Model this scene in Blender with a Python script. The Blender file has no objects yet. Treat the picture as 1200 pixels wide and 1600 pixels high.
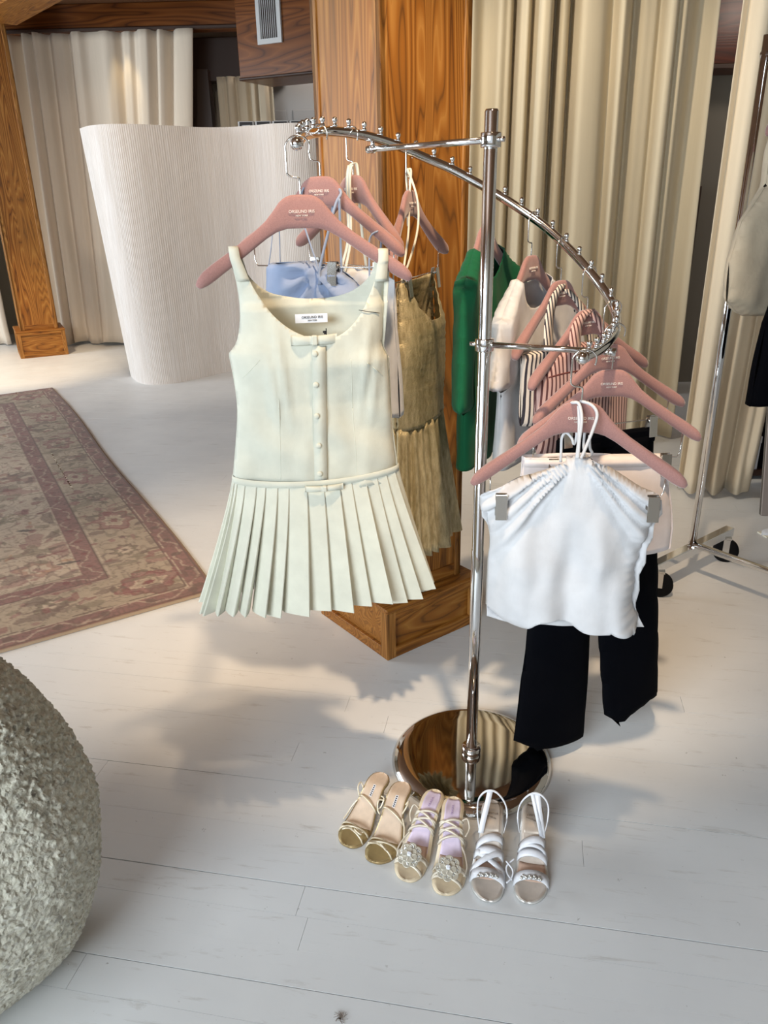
import bpy, bmesh, math, random
import numpy as np
from mathutils import Vector, Matrix, noise
random.seed(7); rng = np.random.default_rng(7)
R = math.radians
scene = bpy.context.scene
COL = scene.collection

# ------------------------------------------------------------------ camera
CAM_H, PITCH, ROLL, FPX = 1.49, R(22.5), R(-1.1), 1200.0
_c, _s = math.cos(PITCH), math.sin(PITCH)
FW = Vector((0, _c, -_s)); _r0 = Vector((1, 0, 0)); _u0 = Vector((0, _s, _c))
RT = _r0 * math.cos(ROLL) + _u0 * math.sin(ROLL)
UP = -_r0 * math.sin(ROLL) + _u0 * math.cos(ROLL)
EYE = Vector((0, 0, CAM_H))
cam_data = bpy.data.cameras.new('camera'); cam = bpy.data.objects.new('camera', cam_data); COL.objects.link(cam)
cam.matrix_world = Matrix(((RT.x, UP.x, -FW.x, 0), (RT.y, UP.y, -FW.y, 0), (RT.z, UP.z, -FW.z, CAM_H), (0, 0, 0, 1)))
cam_data.sensor_fit = 'VERTICAL'; cam_data.sensor_height = 32.0; cam_data.lens = 32.0 * FPX / 1600.0
cam_data.clip_start = 0.05; cam_data.clip_end = 60
scene.camera = cam

# ------------------------------------------------------------------ light
scene.view_settings.view_transform = 'Standard'; scene.view_settings.look = 'None'
scene.view_settings.gamma = 1.0; scene.view_settings.use_curve_mapping = False
scene.view_settings.exposure = -0.06
world = bpy.data.worlds.new('world'); scene.world = world; world.use_nodes = True
world.node_tree.nodes['Background'].inputs[0].default_value = (0.86, 0.93, 1.0, 1)
world.node_tree.nodes['Background'].inputs[1].default_value = 0.9

def lamp(name, kind, loc, aim, energy, color, **kw):
    d = bpy.data.lights.new(name, kind); o = bpy.data.objects.new(name, d); COL.objects.link(o)
    o.location = loc; d.energy = energy; d.color = color
    v = Vector(aim) - Vector(loc); o.rotation_euler = v.to_track_quat('-Z', 'Y').to_euler()
    for k, a in kw.items(): setattr(d, k, a)
    return o
WARM = (1.0, 0.74, 0.48)
DAY = (0.82, 0.925, 1.0)
lamp('window_daylight', 'AREA', (-2.3, -2.4, 2.2), (0.2, 1.6, 0.2), 240, DAY, shape='RECTANGLE', size=2.6, size_y=1.5)
lamp('window_daylight', 'AREA', (-7.35, 4.6, 1.8), (0.0, 5.6, 1.2), 360, DAY, shape='RECTANGLE', size=4.0, size_y=2.2)
lamp('ceiling_spot', 'SPOT', (0.32, 1.05, 3.15), (0.20, 2.85, 0.0), 245, WARM, spot_size=R(50), spot_blend=0.6, shadow_soft_size=0.05)
lamp('ceiling_spot', 'SPOT', (-1.45, 1.5, 3.15), (-0.95, 2.75, 0.0), 150, WARM, spot_size=R(40), spot_blend=0.85, shadow_soft_size=0.06)
lamp('ceiling_spot', 'SPOT', (-3.3, 6.0, 3.15), (-3.55, 7.35, 0.0), 420, (1.0, 0.76, 0.48), spot_size=R(44), spot_blend=0.9, shadow_soft_size=0.05)
lamp('ceiling_spot', 'SPOT', (-2.46, 8.33, 3.15), (-2.40, 8.62, 1.9), 18, (1.0, 0.80, 0.46), spot_size=R(34), spot_blend=0.6, shadow_soft_size=0.03)
lamp('ceiling_spot', 'SPOT', (0.15, 3.55, 3.15), (1.5, 4.75, 1.0), 120, (1.0, 0.86, 0.66), spot_size=R(80), spot_blend=0.8, shadow_soft_size=0.06)
lamp('back_room_fill', 'POINT', (2.7, 5.3, 2.7), (2.7, 5.3, 0), 14, (1.0, 0.9, 0.78), shadow_soft_size=0.1)  # added fill light, lifts the grey wall in the gap between the right curtains
lamp('passage_fill', 'POINT', (-0.6, 8.75, 2.85), (-0.6, 8.75, 0), 9, (1.0, 0.93, 0.85), shadow_soft_size=0.1)  # unseen fill added to brighten the passage wall that the beam blocks
lamp('ceiling_spot', 'SPOT', (-1.2, 4.6, 3.15), (-1.9, 7.4, 1.0), 110, (1.0, 0.86, 0.70), spot_size=R(75), spot_blend=0.8, shadow_soft_size=0.08)

# ------------------------------------------------------------------ pixel -> place
def ray(x, y): return FW + RT * ((x - 600) / FPX) - UP * ((y - 800) / FPX)
def on_z(x, y, z=0.0): d = ray(x, y); return EYE + d * ((z - CAM_H) / d.z)
def on_y(x, y, Y): d = ray(x, y); return EYE + d * (Y / d.y)

# ------------------------------------------------------------------ helpers
def tag(o, label=None, cat=None, group=None, kind=None):
    if label: o['label'] = label
    if cat: o['category'] = cat
    if group: o['group'] = group
    if kind: o['kind'] = kind
    return o
def thing(name, label, cat, loc=(0, 0, 0), rz=0.0, group=None, kind=None):
    o = bpy.data.objects.new(name, None); COL.objects.link(o)
    o.empty_display_size = 0.05; o.location = loc; o.rotation_euler = (0, 0, rz)
    return tag(o, label, cat, group, kind)
def link(name, me, mat=None, parent=None):
    o = bpy.data.objects.new(name, me); COL.objects.link(o)
    if mat is not None:
        me.materials.clear(); me.materials.append(mat)
    if parent is not None: o.parent = parent
    return o
def mesh(name, V, F, mat, parent=None, smooth=True, sub=0, loc=None):
    me = bpy.data.meshes.new(name); me.from_pydata([tuple(v) for v in V], [], [tuple(f) for f in F]); me.validate()
    if smooth: me.shade_smooth()
    o = link(name, me, mat, parent)
    if loc is not None: o.location = loc
    if sub:
        m = o.modifiers.new('sub', 'SUBSURF'); m.levels = sub; m.render_levels = sub
    return o
def bmobj(name, bm, mat, parent=None, smooth=False, loc=None):
    bmesh.ops.recalc_face_normals(bm, faces=bm.faces)
    me = bpy.data.meshes.new(name); bm.to_mesh(me); bm.free()
    if smooth: me.shade_smooth()
    o = link(name, me, mat, parent)
    if loc is not None: o.location = loc
    return o
def add_box(bm, lo, hi, M=None, bevel=0.0):
    vs = [bm.verts.new((x, y, z)) for x in (lo[0], hi[0]) for y in (lo[1], hi[1]) for z in (lo[2], hi[2])]
    fs = [bm.faces.new([vs[i] for i in q]) for q in ((0, 1, 3, 2), (4, 6, 7, 5), (0, 4, 5, 1), (2, 3, 7, 6), (0, 2, 6, 4), (1, 5, 7, 3))]
    if bevel:
        es = list({e for f in fs for e in f.edges})
        r = bmesh.ops.bevel(bm, geom=es, offset=bevel, segments=1, affect='EDGES', profile=0.5)
        vs = list({v for v in vs if v.is_valid} | set(r['verts']))
    if M is not None: bmesh.ops.transform(bm, matrix=M, verts=vs)
def box(name, lo, hi, mat, parent=None, bevel=0.0, M=None):
    bm = bmesh.new(); add_box(bm, lo, hi, M, bevel); return bmobj(name, bm, mat, parent)
def smooth_path(P, n=6, closed=False):
    P = [Vector(p) for p in P]; out = []
    for i in range(len(P) - 1):
        a = P[max(i - 1, 0)]; b = P[i]; c = P[i + 1]; d = P[min(i + 2, len(P) - 1)]
        for k in range(n):
            t = k / n
            out.append(0.5 * ((2 * b) + (c - a) * t + (2 * a - 5 * b + 4 * c - d) * t * t + (3 * b - a - 3 * c + d) * t ** 3))
    out.append(P[-1]); return out
def sweep(P, r, n=8, caps=True, V=None, F=None):
    """tube round a path; r a number or one radius per point; returns V, F"""
    P = [Vector(p) for p in P]; V = [] if V is None else V; F = [] if F is None else F; b0 = len(V)
    rr = [r] * len(P) if not hasattr(r, '__len__') else r
    T = [(P[min(i + 1, len(P) - 1)] - P[max(i - 1, 0)]).normalized() for i in range(len(P))]
    N = T[0].orthogonal().normalized()
    for i, p in enumerate(P):
        N = (N - T[i] * N.dot(T[i])); N = N.normalized() if N.length > 1e-6 else T[i].orthogonal().normalized()
        B = T[i].cross(N)
        for k in range(n):
            a = 2 * math.pi * k / n; V.append(p + (N * math.cos(a) + B * math.sin(a)) * rr[i])
    for i in range(len(P) - 1):
        for k in range(n):
            F.append((b0 + i * n + k, b0 + i * n + (k + 1) % n, b0 + (i + 1) * n + (k + 1) % n, b0 + (i + 1) * n + k))
    if caps:
        F.append(tuple(b0 + k for k in range(n))[::-1]); F.append(tuple(b0 + (len(P) - 1) * n + k for k in range(n)))
    return V, F
def tube(name, P, r, mat, parent=None, n=8): V, F = sweep(P, r, n); return mesh(name, V, F, mat, parent)
def lathe(name, prof, mat, parent=None, n=48, loc=None):
    V, F = [], []
    for (r, z) in prof:
        for k in range(n):
            a = 2 * math.pi * k / n; V.append((r * math.cos(a), r * math.sin(a), z))
    for i in range(len(prof) - 1):
        for k in range(n): F.append((i * n + k, i * n + (k + 1) % n, (i + 1) * n + (k + 1) % n, (i + 1) * n + k))
    if prof[0][0] > 1e-4: F.append(tuple(range(n))[::-1])
    if prof[-1][0] > 1e-4: F.append(tuple((len(prof) - 1) * n + k for k in range(n)))
    return mesh(name, V, F, mat, parent, loc=loc)
def band(name, P, W, mat, parent=None, t=0.0012):
    """flat ribbon with thickness: path P, width vectors W (one each or one for all)"""
    P = [Vector(p) for p in P]; V, F = [], []
    for i, p in enumerate(P):
        w = Vector(W[i]) if hasattr(W[0], '__len__') or isinstance(W[0], Vector) else Vector(W)
        T = (P[min(i + 1, len(P) - 1)] - P[max(i - 1, 0)]).normalized(); n = T.cross(w).normalized() * t
        V += [p - w / 2 - n, p + w / 2 - n, p + w / 2 + n, p - w / 2 + n]
    for i in range(len(P) - 1):
        for k in range(4): F.append((i * 4 + k, i * 4 + (k + 1) % 4, (i + 1) * 4 + (k + 1) % 4, (i + 1) * 4 + k))
    F.append((3, 2, 1, 0)); m = (len(P) - 1) * 4; F.append((m, m + 1, m + 2, m + 3))
    return mesh(name, V, F, mat, parent)
def text_mesh(s, size, ext=0.0004):
    c = bpy.data.curves.new('lettering', 'FONT'); c.body = s; c.size = size; c.align_x = 'CENTER'; c.align_y = 'CENTER'; c.extrude = ext
    c.resolution_u = 3
    o = bpy.data.objects.new('lettering', c); COL.objects.link(o); bpy.context.view_layer.update()
    me = bpy.data.meshes.new_from_object(o.evaluated_get(bpy.context.evaluated_depsgraph_get()))
    bpy.data.objects.remove(o); me.name = 'lettering'; return me
def merge_meshes(items):
    """items: (mesh, Matrix) -> one mesh"""
    bm = bmesh.new()
    for me, M in items:
        n0 = len(bm.verts); bm.from_mesh(me); bm.verts.ensure_lookup_table()
        bmesh.ops.transform(bm, matrix=M, verts=bm.verts[n0:])
    out = bpy.data.meshes.new('lettering'); bm.to_mesh(out); bm.free(); return out

# ------------------------------------------------------------------ materials
class NT:
    def __init__(self, name):
        self.m = bpy.data.materials.new(name); self.m.use_nodes = True; self.t = self.m.node_tree
        self.b = self.t.nodes['Principled BSDF']
    def n(self, kind, **kw):
        x = self.t.nodes.new(kind)
        for k, v in kw.items():
            if k.startswith('i_'):
                key = k[2:]; x.inputs[int(key) if key.isdigit() else key].default_value = v
            else: setattr(x, k, v)
        return x
    def l(self, a, b): self.t.links.new(a, b)
    def coords(self, scale=(1, 1, 1), kind='Object', rot=(0, 0, 0)):
        tc = self.n('ShaderNodeTexCoord'); mp = self.n('ShaderNodeMapping'); mp.inputs['Scale'].default_value = scale; mp.inputs['Rotation'].default_value = rot
        self.l(tc.outputs[kind], mp.inputs[0]); return mp.outputs[0]
    def noise(self, vec, scale, detail=4, rough=0.55, dist=0.0):
        x = self.n('ShaderNodeTexNoise'); x.inputs['Scale'].default_value = scale; x.inputs['Detail'].default_value = detail
        x.inputs['Roughness'].default_value = rough; x.inputs['Distortion'].default_value = dist
        if vec is not None: self.l(vec, x.inputs['Vector'])
        return x.outputs[0]
    def math(self, op, a, b=0.0, c=0.0):
        x = self.n('ShaderNodeMath', operation=op)
        for i, v in enumerate((a, b, c)):
            if isinstance(v, (int, float)): x.inputs[i].default_value = v
            else: self.l(v, x.inputs[i])
        return x.outputs[0]
    def ramp(self, fac, stops, interp='LINEAR'):
        x = self.n('ShaderNodeValToRGB'); x.color_ramp.interpolation = interp; e = x.color_ramp.elements
        while len(e) < len(stops): e.new(0.5)
        for i, (p, c) in enumerate(stops): e[i].position = p; e[i].color = tuple(c) + (1,) if len(c) == 3 else c
        self.l(fac, x.inputs[0]); return x.outputs[0]
    def mix(self, fac, a, b, mode='MIX'):
        x = self.n('ShaderNodeMix', data_type='RGBA', blend_type=mode)
        for sock, v in ((x.inputs[0], fac), (x.inputs[6], a), (x.inputs[7], b)):
            if isinstance(v, (int, float)): sock.default_value = v
            elif isinstance(v, tuple): sock.default_value = v if len(v) == 4 else v + (1,)
            else: self.l(v, sock)
        return x.outputs[2]
    def bump(self, h, strength=0.3, dist=0.002):
        x = self.n('ShaderNodeBump'); x.inputs['Strength'].default_value = strength; x.inputs['Distance'].default_value = dist
        self.l(h, x.inputs['Height']); self.l(x.outputs[0], self.b.inputs['Normal'])
    def set(self, **kw):
        for k, v in kw.items():
            s = self.b.inputs[k.replace('_', ' ')]
            if isinstance(v, (int, float)): s.default_value = v
            elif isinstance(v, tuple): s.default_value = v if len(v) == 4 else v + (1,)
            else: self.l(v, s)
        return self
def lin(r, g, b):
    f = lambda c: (c / 255 / 12.92) if c <= 10 else ((c / 255 + 0.055) / 1.055) ** 2.4
    return (f(r), f(g), f(b))
def vary(c, k): return tuple(min(1, x * k) for x in c)
def plain(name, col, rough=0.6, metal=0.0, **kw):
    t = NT(name); t.set(Base_Color=col, Roughness=rough, Metallic=metal, **kw); return t.m
def cloth(name, col, weave=900, var=0.06, rough=0.85, sheen=0.1, bump=0.15, spec=0.3):
    t = NT(name); v = t.coords(); n = t.noise(v, 18, 3)
    t.set(Base_Color=t.ramp(n, [(0.3, vary(col, 1 - var)), (0.7, vary(col, 1 + var))]), Roughness=rough, Sheen_Weight=sheen, Specular_IOR_Level=spec)
    w = t.noise(v, weave, 2); f = t.noise(v, 45, 3); t.bump(t.math('ADD', t.math('MULTIPLY', w, 0.35), f), bump, 0.003)
    return t.m
def oak(name, dark, mid, light, rough=0.5, axis='z', scale=1.0):
    t = NT(name); sc = {'z': (7, 7, 0.55), 'x': (0.55, 7, 7), 'y': (7, 0.55, 7)}[axis]
    v = t.coords(tuple(s * scale for s in sc)); n = t.noise(v, 1.0, 2, 0.45, 0.35)
    rings = t.math('FRACT', t.math('MULTIPLY', n, 21.0))
    rings = t.math('ABSOLUTE', t.math('SUBTRACT', rings, 0.55))
    fine = t.noise(t.coords(tuple((s * 22 if s > 1 else s * 5) for s in sc)), 1.0, 3, 0.6)
    big = t.noise(v, 0.6, 2)
    c = t.ramp(rings, [(0.0, dark), (0.10, vary(mid, 0.82)), (0.26, mid), (0.55, light)])
    c = t.mix(t.math('MULTIPLY', fine, 0.55), c, t.mix(0.5, c, dark))
    c = t.mix(t.ramp(big, [(0.35, (0, 0, 0)), (0.7, (0.35, 0.35, 0.35))]), c, light)
    t.set(Base_Color=c, Roughness=rough, Specular_IOR_Level=0.3); t.bump(t.math('ADD', rings, fine), 0.08, 0.002); return t.m
def curtain_mat(name, col):
    t = NT(name); v = t.coords((60, 60, 3)); n = t.noise(v, 1.0, 3); b = t.noise(t.coords(), 1.4, 3)
    c = t.ramp(n, [(0.3, vary(col, 0.98)), (0.7, vary(col, 1.02))]); c = t.mix(t.math('MULTIPLY', b, 0.2), c, vary(col, 0.82) + (1,))
    t.set(Base_Color=c, Roughness=0.9, Sheen_Weight=0.15); t.bump(t.noise(t.coords((300, 300, 300)), 1.0, 2), 0.12, 0.002); return t.m
def floor_mat():
    t = NT('painted_floor'); v = t.coords((1, 1, 1)); 
    base = t.ramp(t.noise(v, 2.2, 4), [(0.3, (0.70, 0.715, 0.725)), (0.7, (0.78, 0.795, 0.80))])
    sc = t.noise(t.coords((5, 34, 5), rot=(0, 0, R(-10.8))), 1.0, 8, 0.72, 0.4)
    c = t.mix(t.ramp(sc, [(0.58, (0, 0, 0)), (0.72, (0.75, 0.75, 0.75))]), base, (0.50, 0.485, 0.46, 1))
    sp = t.noise(v, 38, 6, 0.7); c = t.mix(t.ramp(sp, [(0.665, (0, 0, 0)), (0.73, (0.9, 0.9, 0.9))]), c, (0.16, 0.145, 0.13, 1))
    t.set(Base_Color=c, Roughness=t.ramp(t.noise(v, 9, 4), [(0.3, (0.34,) * 3), (0.7, (0.52,) * 3)]), Specular_IOR_Level=0.45)
    t.bump(t.math('ADD', t.noise(t.coords((2, 40, 2), rot=(0, 0, R(-10.8))), 1.0, 5), t.noise(v, 30, 4)), 0.12, 0.002); return t.m
def stripe_mat(name, base, line, period, width):
    t = NT(name); tc = t.n('ShaderNodeTexCoord'); sx = t.n('ShaderNodeSeparateXYZ'); t.l(tc.outputs['Object'], sx.inputs[0])
    wob = t.math('MULTIPLY', t.math('SUBTRACT', t.noise(tc.outputs['Object'], 9, 2), 0.5), 0.006)
    f = t.math('FRACT', t.math('DIVIDE', t.math('ADD', sx.outputs[0], wob), period)); k = t.math('LESS_THAN', f, width)
    t.set(Base_Color=t.mix(k, base + (1,), line + (1,)), Roughness=0.85, Sheen_Weight=0.15); t.bump(t.noise(t.coords(), 50, 3), 0.15, 0.003); return t.m

M = {}
M['floor'] = floor_mat()
M['gap'] = plain('floor_gap', lin(60, 52, 44), 0.9)
M['oak'] = oak('oak_veneer', lin(80, 42, 8), lin(146, 88, 26), lin(178, 124, 58))
M['oak_b'] = oak('oak_straight', lin(88, 50, 14), lin(154, 100, 40), lin(182, 130, 68), scale=1.7)
M['oak_h'] = oak('oak_rail', lin(82, 44, 10), lin(146, 88, 28), lin(176, 122, 56), axis='x', scale=1.3)
M['beam'] = oak('beam_wood', lin(62, 30, 10), lin(112, 62, 24), lin(134, 80, 36), rough=0.3, axis='x', scale=0.5)
M['beam_red'] = oak('beam_red_wood', lin(40, 10, 4), lin(78, 28, 10), lin(96, 40, 16), rough=0.35, axis='x', scale=0.5)
M['darkwood'] = plain('dark_wood', lin(58, 36, 24), 0.5)
M['ceiling'] = plain('ceiling_paint', lin(118, 84, 58), 0.6)
M['wall'] = plain('wall_paint', lin(190, 182, 168), 0.8)
M['wall_white'] = plain('wall_white', lin(200, 200, 200), 0.6)
M['grey_panel'] = plain('grey_panel', lin(128, 120, 108), 0.8)
M['cur_left'] = curtain_mat('linen_greige', lin(222, 207, 188))
M['cur_right'] = curtain_mat('linen_cream', lin(212, 199, 172))
M['cur_pale'] = curtain_mat('linen_pale', lin(214, 198, 172))
M['chrome'] = plain('chrome', (0.80, 0.80, 0.80), 0.07, 1.0)
M['chrome_dark'] = plain('mirror_plate', (0.62, 0.60, 0.57), 0.05, 1.0)
M['steel'] = plain('clip_steel', (0.62, 0.60, 0.57), 0.22, 1.0)
M['wire'] = plain('hook_wire', (0.75, 0.73, 0.70), 0.15, 1.0)
M['rubber'] = plain('black_rubber', (0.004, 0.004, 0.005), 0.7, Specular_IOR_Level=0.15)
def velvet(name, col):
    t = NT(name); n = t.noise(t.coords(), 420, 2)
    t.set(Base_Color=t.ramp(n, [(0.3, vary(col, 0.9)), (0.7, vary(col, 1.1))]), Roughness=0.95, Sheen_Weight=0.5, Sheen_Roughness=0.4); t.bump(n, 0.2, 0.001); return t.m
M['pink'] = velvet('pink_flock', lin(160, 119, 113))
M['ink_white'] = plain('white_print', lin(238, 226, 216), 0.6)
M['ink_black'] = plain('black_print', lin(28, 26, 30), 0.6)
M['mint'] = cloth('mint_cotton', lin(206, 206, 191), bump=0.3)
M['white'] = cloth('white_cotton', lin(212, 212, 214), bump=0.3)
M['knit'] = cloth('oatmeal_knit', lin(198, 184, 160), bump=0.5)
M['offwhite'] = cloth('white_skirt', lin(238, 228, 226))
M['cream'] = cloth('cream_cloth', lin(232, 226, 206))
M['blue'] = cloth('blue_cotton', lin(142, 156, 184))
M['bluecord'] = cloth('blue_cord', lin(150, 160, 180))
M['green'] = cloth('green_cloth', lin(8, 88, 54), sheen=0.05)
M['black'] = cloth('black_cloth', lin(5, 6, 11), var=0.1, sheen=0.0, bump=0.05, spec=0.05)
M['stripe_navy'] = stripe_mat('cream_navy_stripe', lin(226, 214, 200), lin(48, 44, 54), 0.0125, 0.42)
M['stripe_pink'] = stripe_mat('pink_brown_stripe', lin(206, 168, 158), lin(92, 52, 52), 0.0125, 0.40)
def gold():
    t = NT('gold_lame'); v = t.coords(); n = t.noise(t.coords((90, 90, 22)), 1.0, 4, 0.7); s = t.noise(v, 400, 2)
    t.set(Base_Color=t.ramp(n, [(0.3, lin(160, 144, 106)), (0.7, lin(218, 204, 164))]), Metallic=0.35, Roughness=t.ramp(s, [(0.3, (0.28,) * 3), (0.7, (0.6,) * 3)]))
    t.bump(t.math('ADD', n, s), 0.5, 0.004); return t.m
M['gold'] = gold()
M['label'] = plain('white_label', lin(232, 234, 240), 0.6)
M['pinktag'] = plain('pink_label', lin(246, 214, 214), 0.6)

# ================================================================== SETTING
PD = Vector((math.cos(R(-10.8)), math.sin(R(-10.8)), 0)); PN = Vector((-PD.y, PD.x, 0))
PLW = 0.0815
floor = box('floor', (-7.5, -2.6, -0.06), (4.6, 9.6, -0.022), M['gap']); tag(floor, kind='structure')
Mrot = Matrix.Rotation(R(-10.8), 4, 'Z')
far_V, far_F = [], []
def plank_bm(t0, t1, n0, n1, z):
    bm = bmesh.new(); add_box(bm, (t0, n0, -0.022), (t1, n1, z), None, 0); return bm
open_rows = {0: 0.0022, 3: 0.0028, 7: 0.0018, -3: 0.002, 5: 0.0006, 12: 0.0009}
for row in range(-42, 112):
    n0 = 1.019 + row * PLW; n1 = n0 + PLW
    gp = lambda r: open_rows.get(r, 0.00015 + 0.0005 * (math.sin(r * 12.9898) * 43758.5 % 1 < 0.2)) / 2
    g0, g1 = gp(row), gp(row + 1)
    t = -7.6 - random.random() * 1.5
    if row in (2, 3): joints = [-7.5, -3.2, -0.445 if row == 2 else -1.9, 2.3, 5.5]
    elif row == -1: joints = [-7.5, -2.4, -0.86, 1.6, 5.5]
    else:
        joints = [t]
        while joints[-1] < 5.5: joints.append(joints[-1] + 2.2 + 2.2 * random.random())
    for a, b in zip(joints[:-1], joints[1:]):
        mid = PD * ((a + b) / 2) + PN * n0
        a2, b2 = max(a, -7.4), min(b, 4.8)
        if b2 - a2 < 0.05: continue
        z = random.uniform(-0.00012, 0.00012)
        near = -6 <= row <= 36 and any(-0.55 * (0.95 * math.hypot(p.x, p.y)) - 0.6 < p.x < 0.55 * p.y + 0.9 and p.y > 0.4 for p in [PD * (a2 + (b2 - a2) * k / 12) + PN * n0 for k in range(13)])
        if near:
            bm = plank_bm(a2 + 0.0004, b2 - 0.0004, n0 + g0, n1 - g1, z)
            o = bmobj('plank', bm, M['floor'], floor); o.rotation_euler = (0, 0, R(-10.8))
        else:
            b0 = len(far_V)
            for x in (a2, b2 - 0.001):
                for y in (n0 + g0, n1 - g1):
                    for zz in (-0.022, z): far_V.append(PD * x + PN * y + Vector((0, 0, zz)))
            for q in ((0, 1, 3, 2), (4, 6, 7, 5), (0, 4, 5, 1), (2, 3, 7, 6), (1, 5, 7, 3)): far_F.append(tuple(b0 + i for i in q))
fb = mesh('boards', far_V, far_F, M['floor'], floor, smooth=False); fb['kind'] = 'stuff'

def wallbox(name, lo, hi, mat): return tag(box(name, lo, hi, mat), kind='structure')
wallbox('wall_back', (-7.5, 9.5, 0), (4.6, 9.7, 3.2), M['wall'])
bm = bmesh.new()
add_box(bm, (-7.7, -2.6, 0), (-7.5, 2.1, 3.2)); add_box(bm, (-7.7, 6.3, 0), (-7.5, 9.7, 3.2)); add_box(bm, (-7.7, 2.1, 0), (-7.5, 6.3, 0.6)); add_box(bm, (-7.7, 2.1, 3.0), (-7.5, 6.3, 3.2))
tag(bmobj('wall_left', bm, M['wall']), kind='structure')
w2 = tag(box('window_2', (-7.66, 2.1, 0.6), (-7.56, 6.3, 0.66), M['oak']), kind='structure')
for y in (2.13, 4.2, 6.27): box('mullion', (-7.65, y - 0.03, 0.66), (-7.58, y + 0.03, 3.0), M['oak'], w2)
wallbox('wall_right', (4.6, -2.6, 0), (4.8, 9.7, 3.2), M['wall'])
wallbox('ceiling', (-7.7, -2.8, 3.2), (4.8, 9.7, 3.3), M['ceiling'])
# shop-front wall behind the camera with its window opening
bm = bmesh.new()
add_box(bm, (-7.5, -2.8, 0), (-3.6, -2.6, 3.2)); add_box(bm, (1.0, -2.8, 0), (4.6, -2.6, 3.2))
add_box(bm, (-3.6, -2.8, 0), (1.0, -2.6, 0.55)); add_box(bm, (-3.6, -2.8, 2.95), (1.0, -2.6, 3.2))
tag(bmobj('wall_front', bm, M['wall']), kind='structure')
wf = box('window_1', (-3.6, -2.74, 0.55), (1.0, -2.70, 0.62), M['oak']); tag(wf, kind='structure')
for x in (-3.57, -2.05, -0.53, 0.97): box('mullion', (x - 0.03, -2.75, 0.62), (x + 0.03, -2.69, 2.95), M['oak'], wf)

# ---- panelled oak columns
def column(name, near, ang, side, label, base_h=0.2, inset=0.045, top=3.2, stile=0.04, group=None):
    """square column: near = its plinth corner towards the room, ang = direction of one plinth face"""
    root = thing(name, label, 'column', (near[0], near[1], 0), ang, group, 'structure')
    s = side; c = s / 2; half = s / 2 - inset
    def faces():
        for k in range(4): yield Matrix.Translation((c, c, 0)) @ Matrix.Rotation(k * math.pi / 2, 4, 'Z')
    box('plinth_core', (0.014, 0.014, 0), (s - 0.014, s - 0.014, base_h - 0.02), M['oak_h'], root)
    for Mf in faces():       # face towards -y
        y0 = -s / 2
        for lo, hi in (((-s / 2, y0, 0.0), (s / 2, y0 + 0.014, 0.042)), ((-s / 2, y0, base_h - 0.045), (s / 2, y0 + 0.014, base_h - 0.018))):
            box('plinth_rail', lo, hi, M['oak_h'], root, 0.002, Mf)
        for x in (-s / 2, s / 2 - 0.038): box('plinth_stile', (x, y0 - 0.0005, 0.0), (x + 0.038, y0 + 0.0135, base_h - 0.018), M['oak_b'], root, 0.002, Mf)
    box('plinth_cap', (-0.006, -0.006, base_h - 0.018), (s + 0.006, s + 0.006, base_h), M['oak_h'], root, 0.005)
    for Mf in faces():
        y0 = -half
        box('panel', (-half + stile - 0.002, y0 + 0.006, base_h), (half - stile + 0.002, y0 + 0.02, top), M['oak'], root, 0, Mf)
        for x in (-half, half - stile): box('stile', (x, y0, base_h), (x + stile, y0 + 0.02, top), M['oak_b'], root, 0.0025, Mf)
        box('rail', (-half + stile, y0 + 0.001, base_h), (half - stile, y0 + 0.02, base_h + 0.05), M['oak_h'], root, 0.002, Mf)
        box('rail', (-half + stile, y0 + 0.001, top - 0.12), (half - stile, y0 + 0.02, top), M['oak_h'], root, 0.002, Mf)
    return root
nc = on_z(606, 1033)
column('column', (nc.x, nc.y), R(37), 0.42, 'thick square oak panelled column with a panelled plinth behind the spiral rack', stile=0.028)
lc = on_z(33, 561)
column('column', (lc.x, lc.y), R(27), 0.46, 'distant oak panelled column standing beside the long rug and greige curtain', base_h=0.27, inset=0.05)

# ---- beams
def beam(name, a, b, z0, z1, w, mat, label):
    a, b = Vector(a), Vector(b); d = (b - a); L = d.length; ang = math.atan2(d.y, d.x)
    root = box(name, (0, 0, z0), (L, w, z1), mat, None, 0.008)
    root.location = (a.x, a.y, 0); root.rotation_euler = (0, 0, ang)
    return tag(root, label, 'beam', None, 'structure')
ba, bb = on_z(375, 127, 2.45), on_z(497, 115, 2.45)
d = (bb - ba).normalized()
vb = beam('beam', (ba.x, ba.y), (ba.x + d.x * 2.4, ba.y + d.y * 2.4), 2.45, 3.2, 0.5, M['beam'], 'deep brown timber beam box carrying a white air vent')
beam('trim_1', (ba.x - 0.01, ba.y - 0.012), (ba.x + d.x * 2.4, ba.y + d.y * 2.4 - 0.012), 2.45, 2.475, 0.02, M['darkwood'], 'thin dark lip along the bottom of the vent beam')
beam('beam', (-5.2, 8.63), (ba.x + 0.02, 8.50), 2.965, 3.2, 0.16, M['beam'], 'long dark timber beam above the greige curtain')
beam('trim_2', (-5.2, 8.60), (ba.x + 0.02, 8.47), 2.965, 3.0, 0.03, M['darkwood'], 'dark moulding strip under the long timber beam')
hb1, hb2 = on_z(27, 40, 2.93), on_z(100, 0, 2.93); hd = (hb2 - hb1).normalized()
beam('beam', (hb1.x + hd.x * 2.5, hb1.y + hd.y * 2.5), (hb1.x, hb1.y), 2.93, 3.2, 0.36, M['oak_h'], 'honey oak beam running from the distant column')
beam('beam', (-2.1, 9.15), (ba.x + 0.3, 9.05), 2.60, 3.0, 0.2, M['darkwood'], 'short dark lintel over the passage behind the curtain')
box('post', (-1.95, 9.0, 0), (-1.72, 9.2, 2.7), M['darkwood']); tag(bpy.data.objects['post'], 'dark timber post beside the greige curtain end', 'post', None, 'structure')
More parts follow.
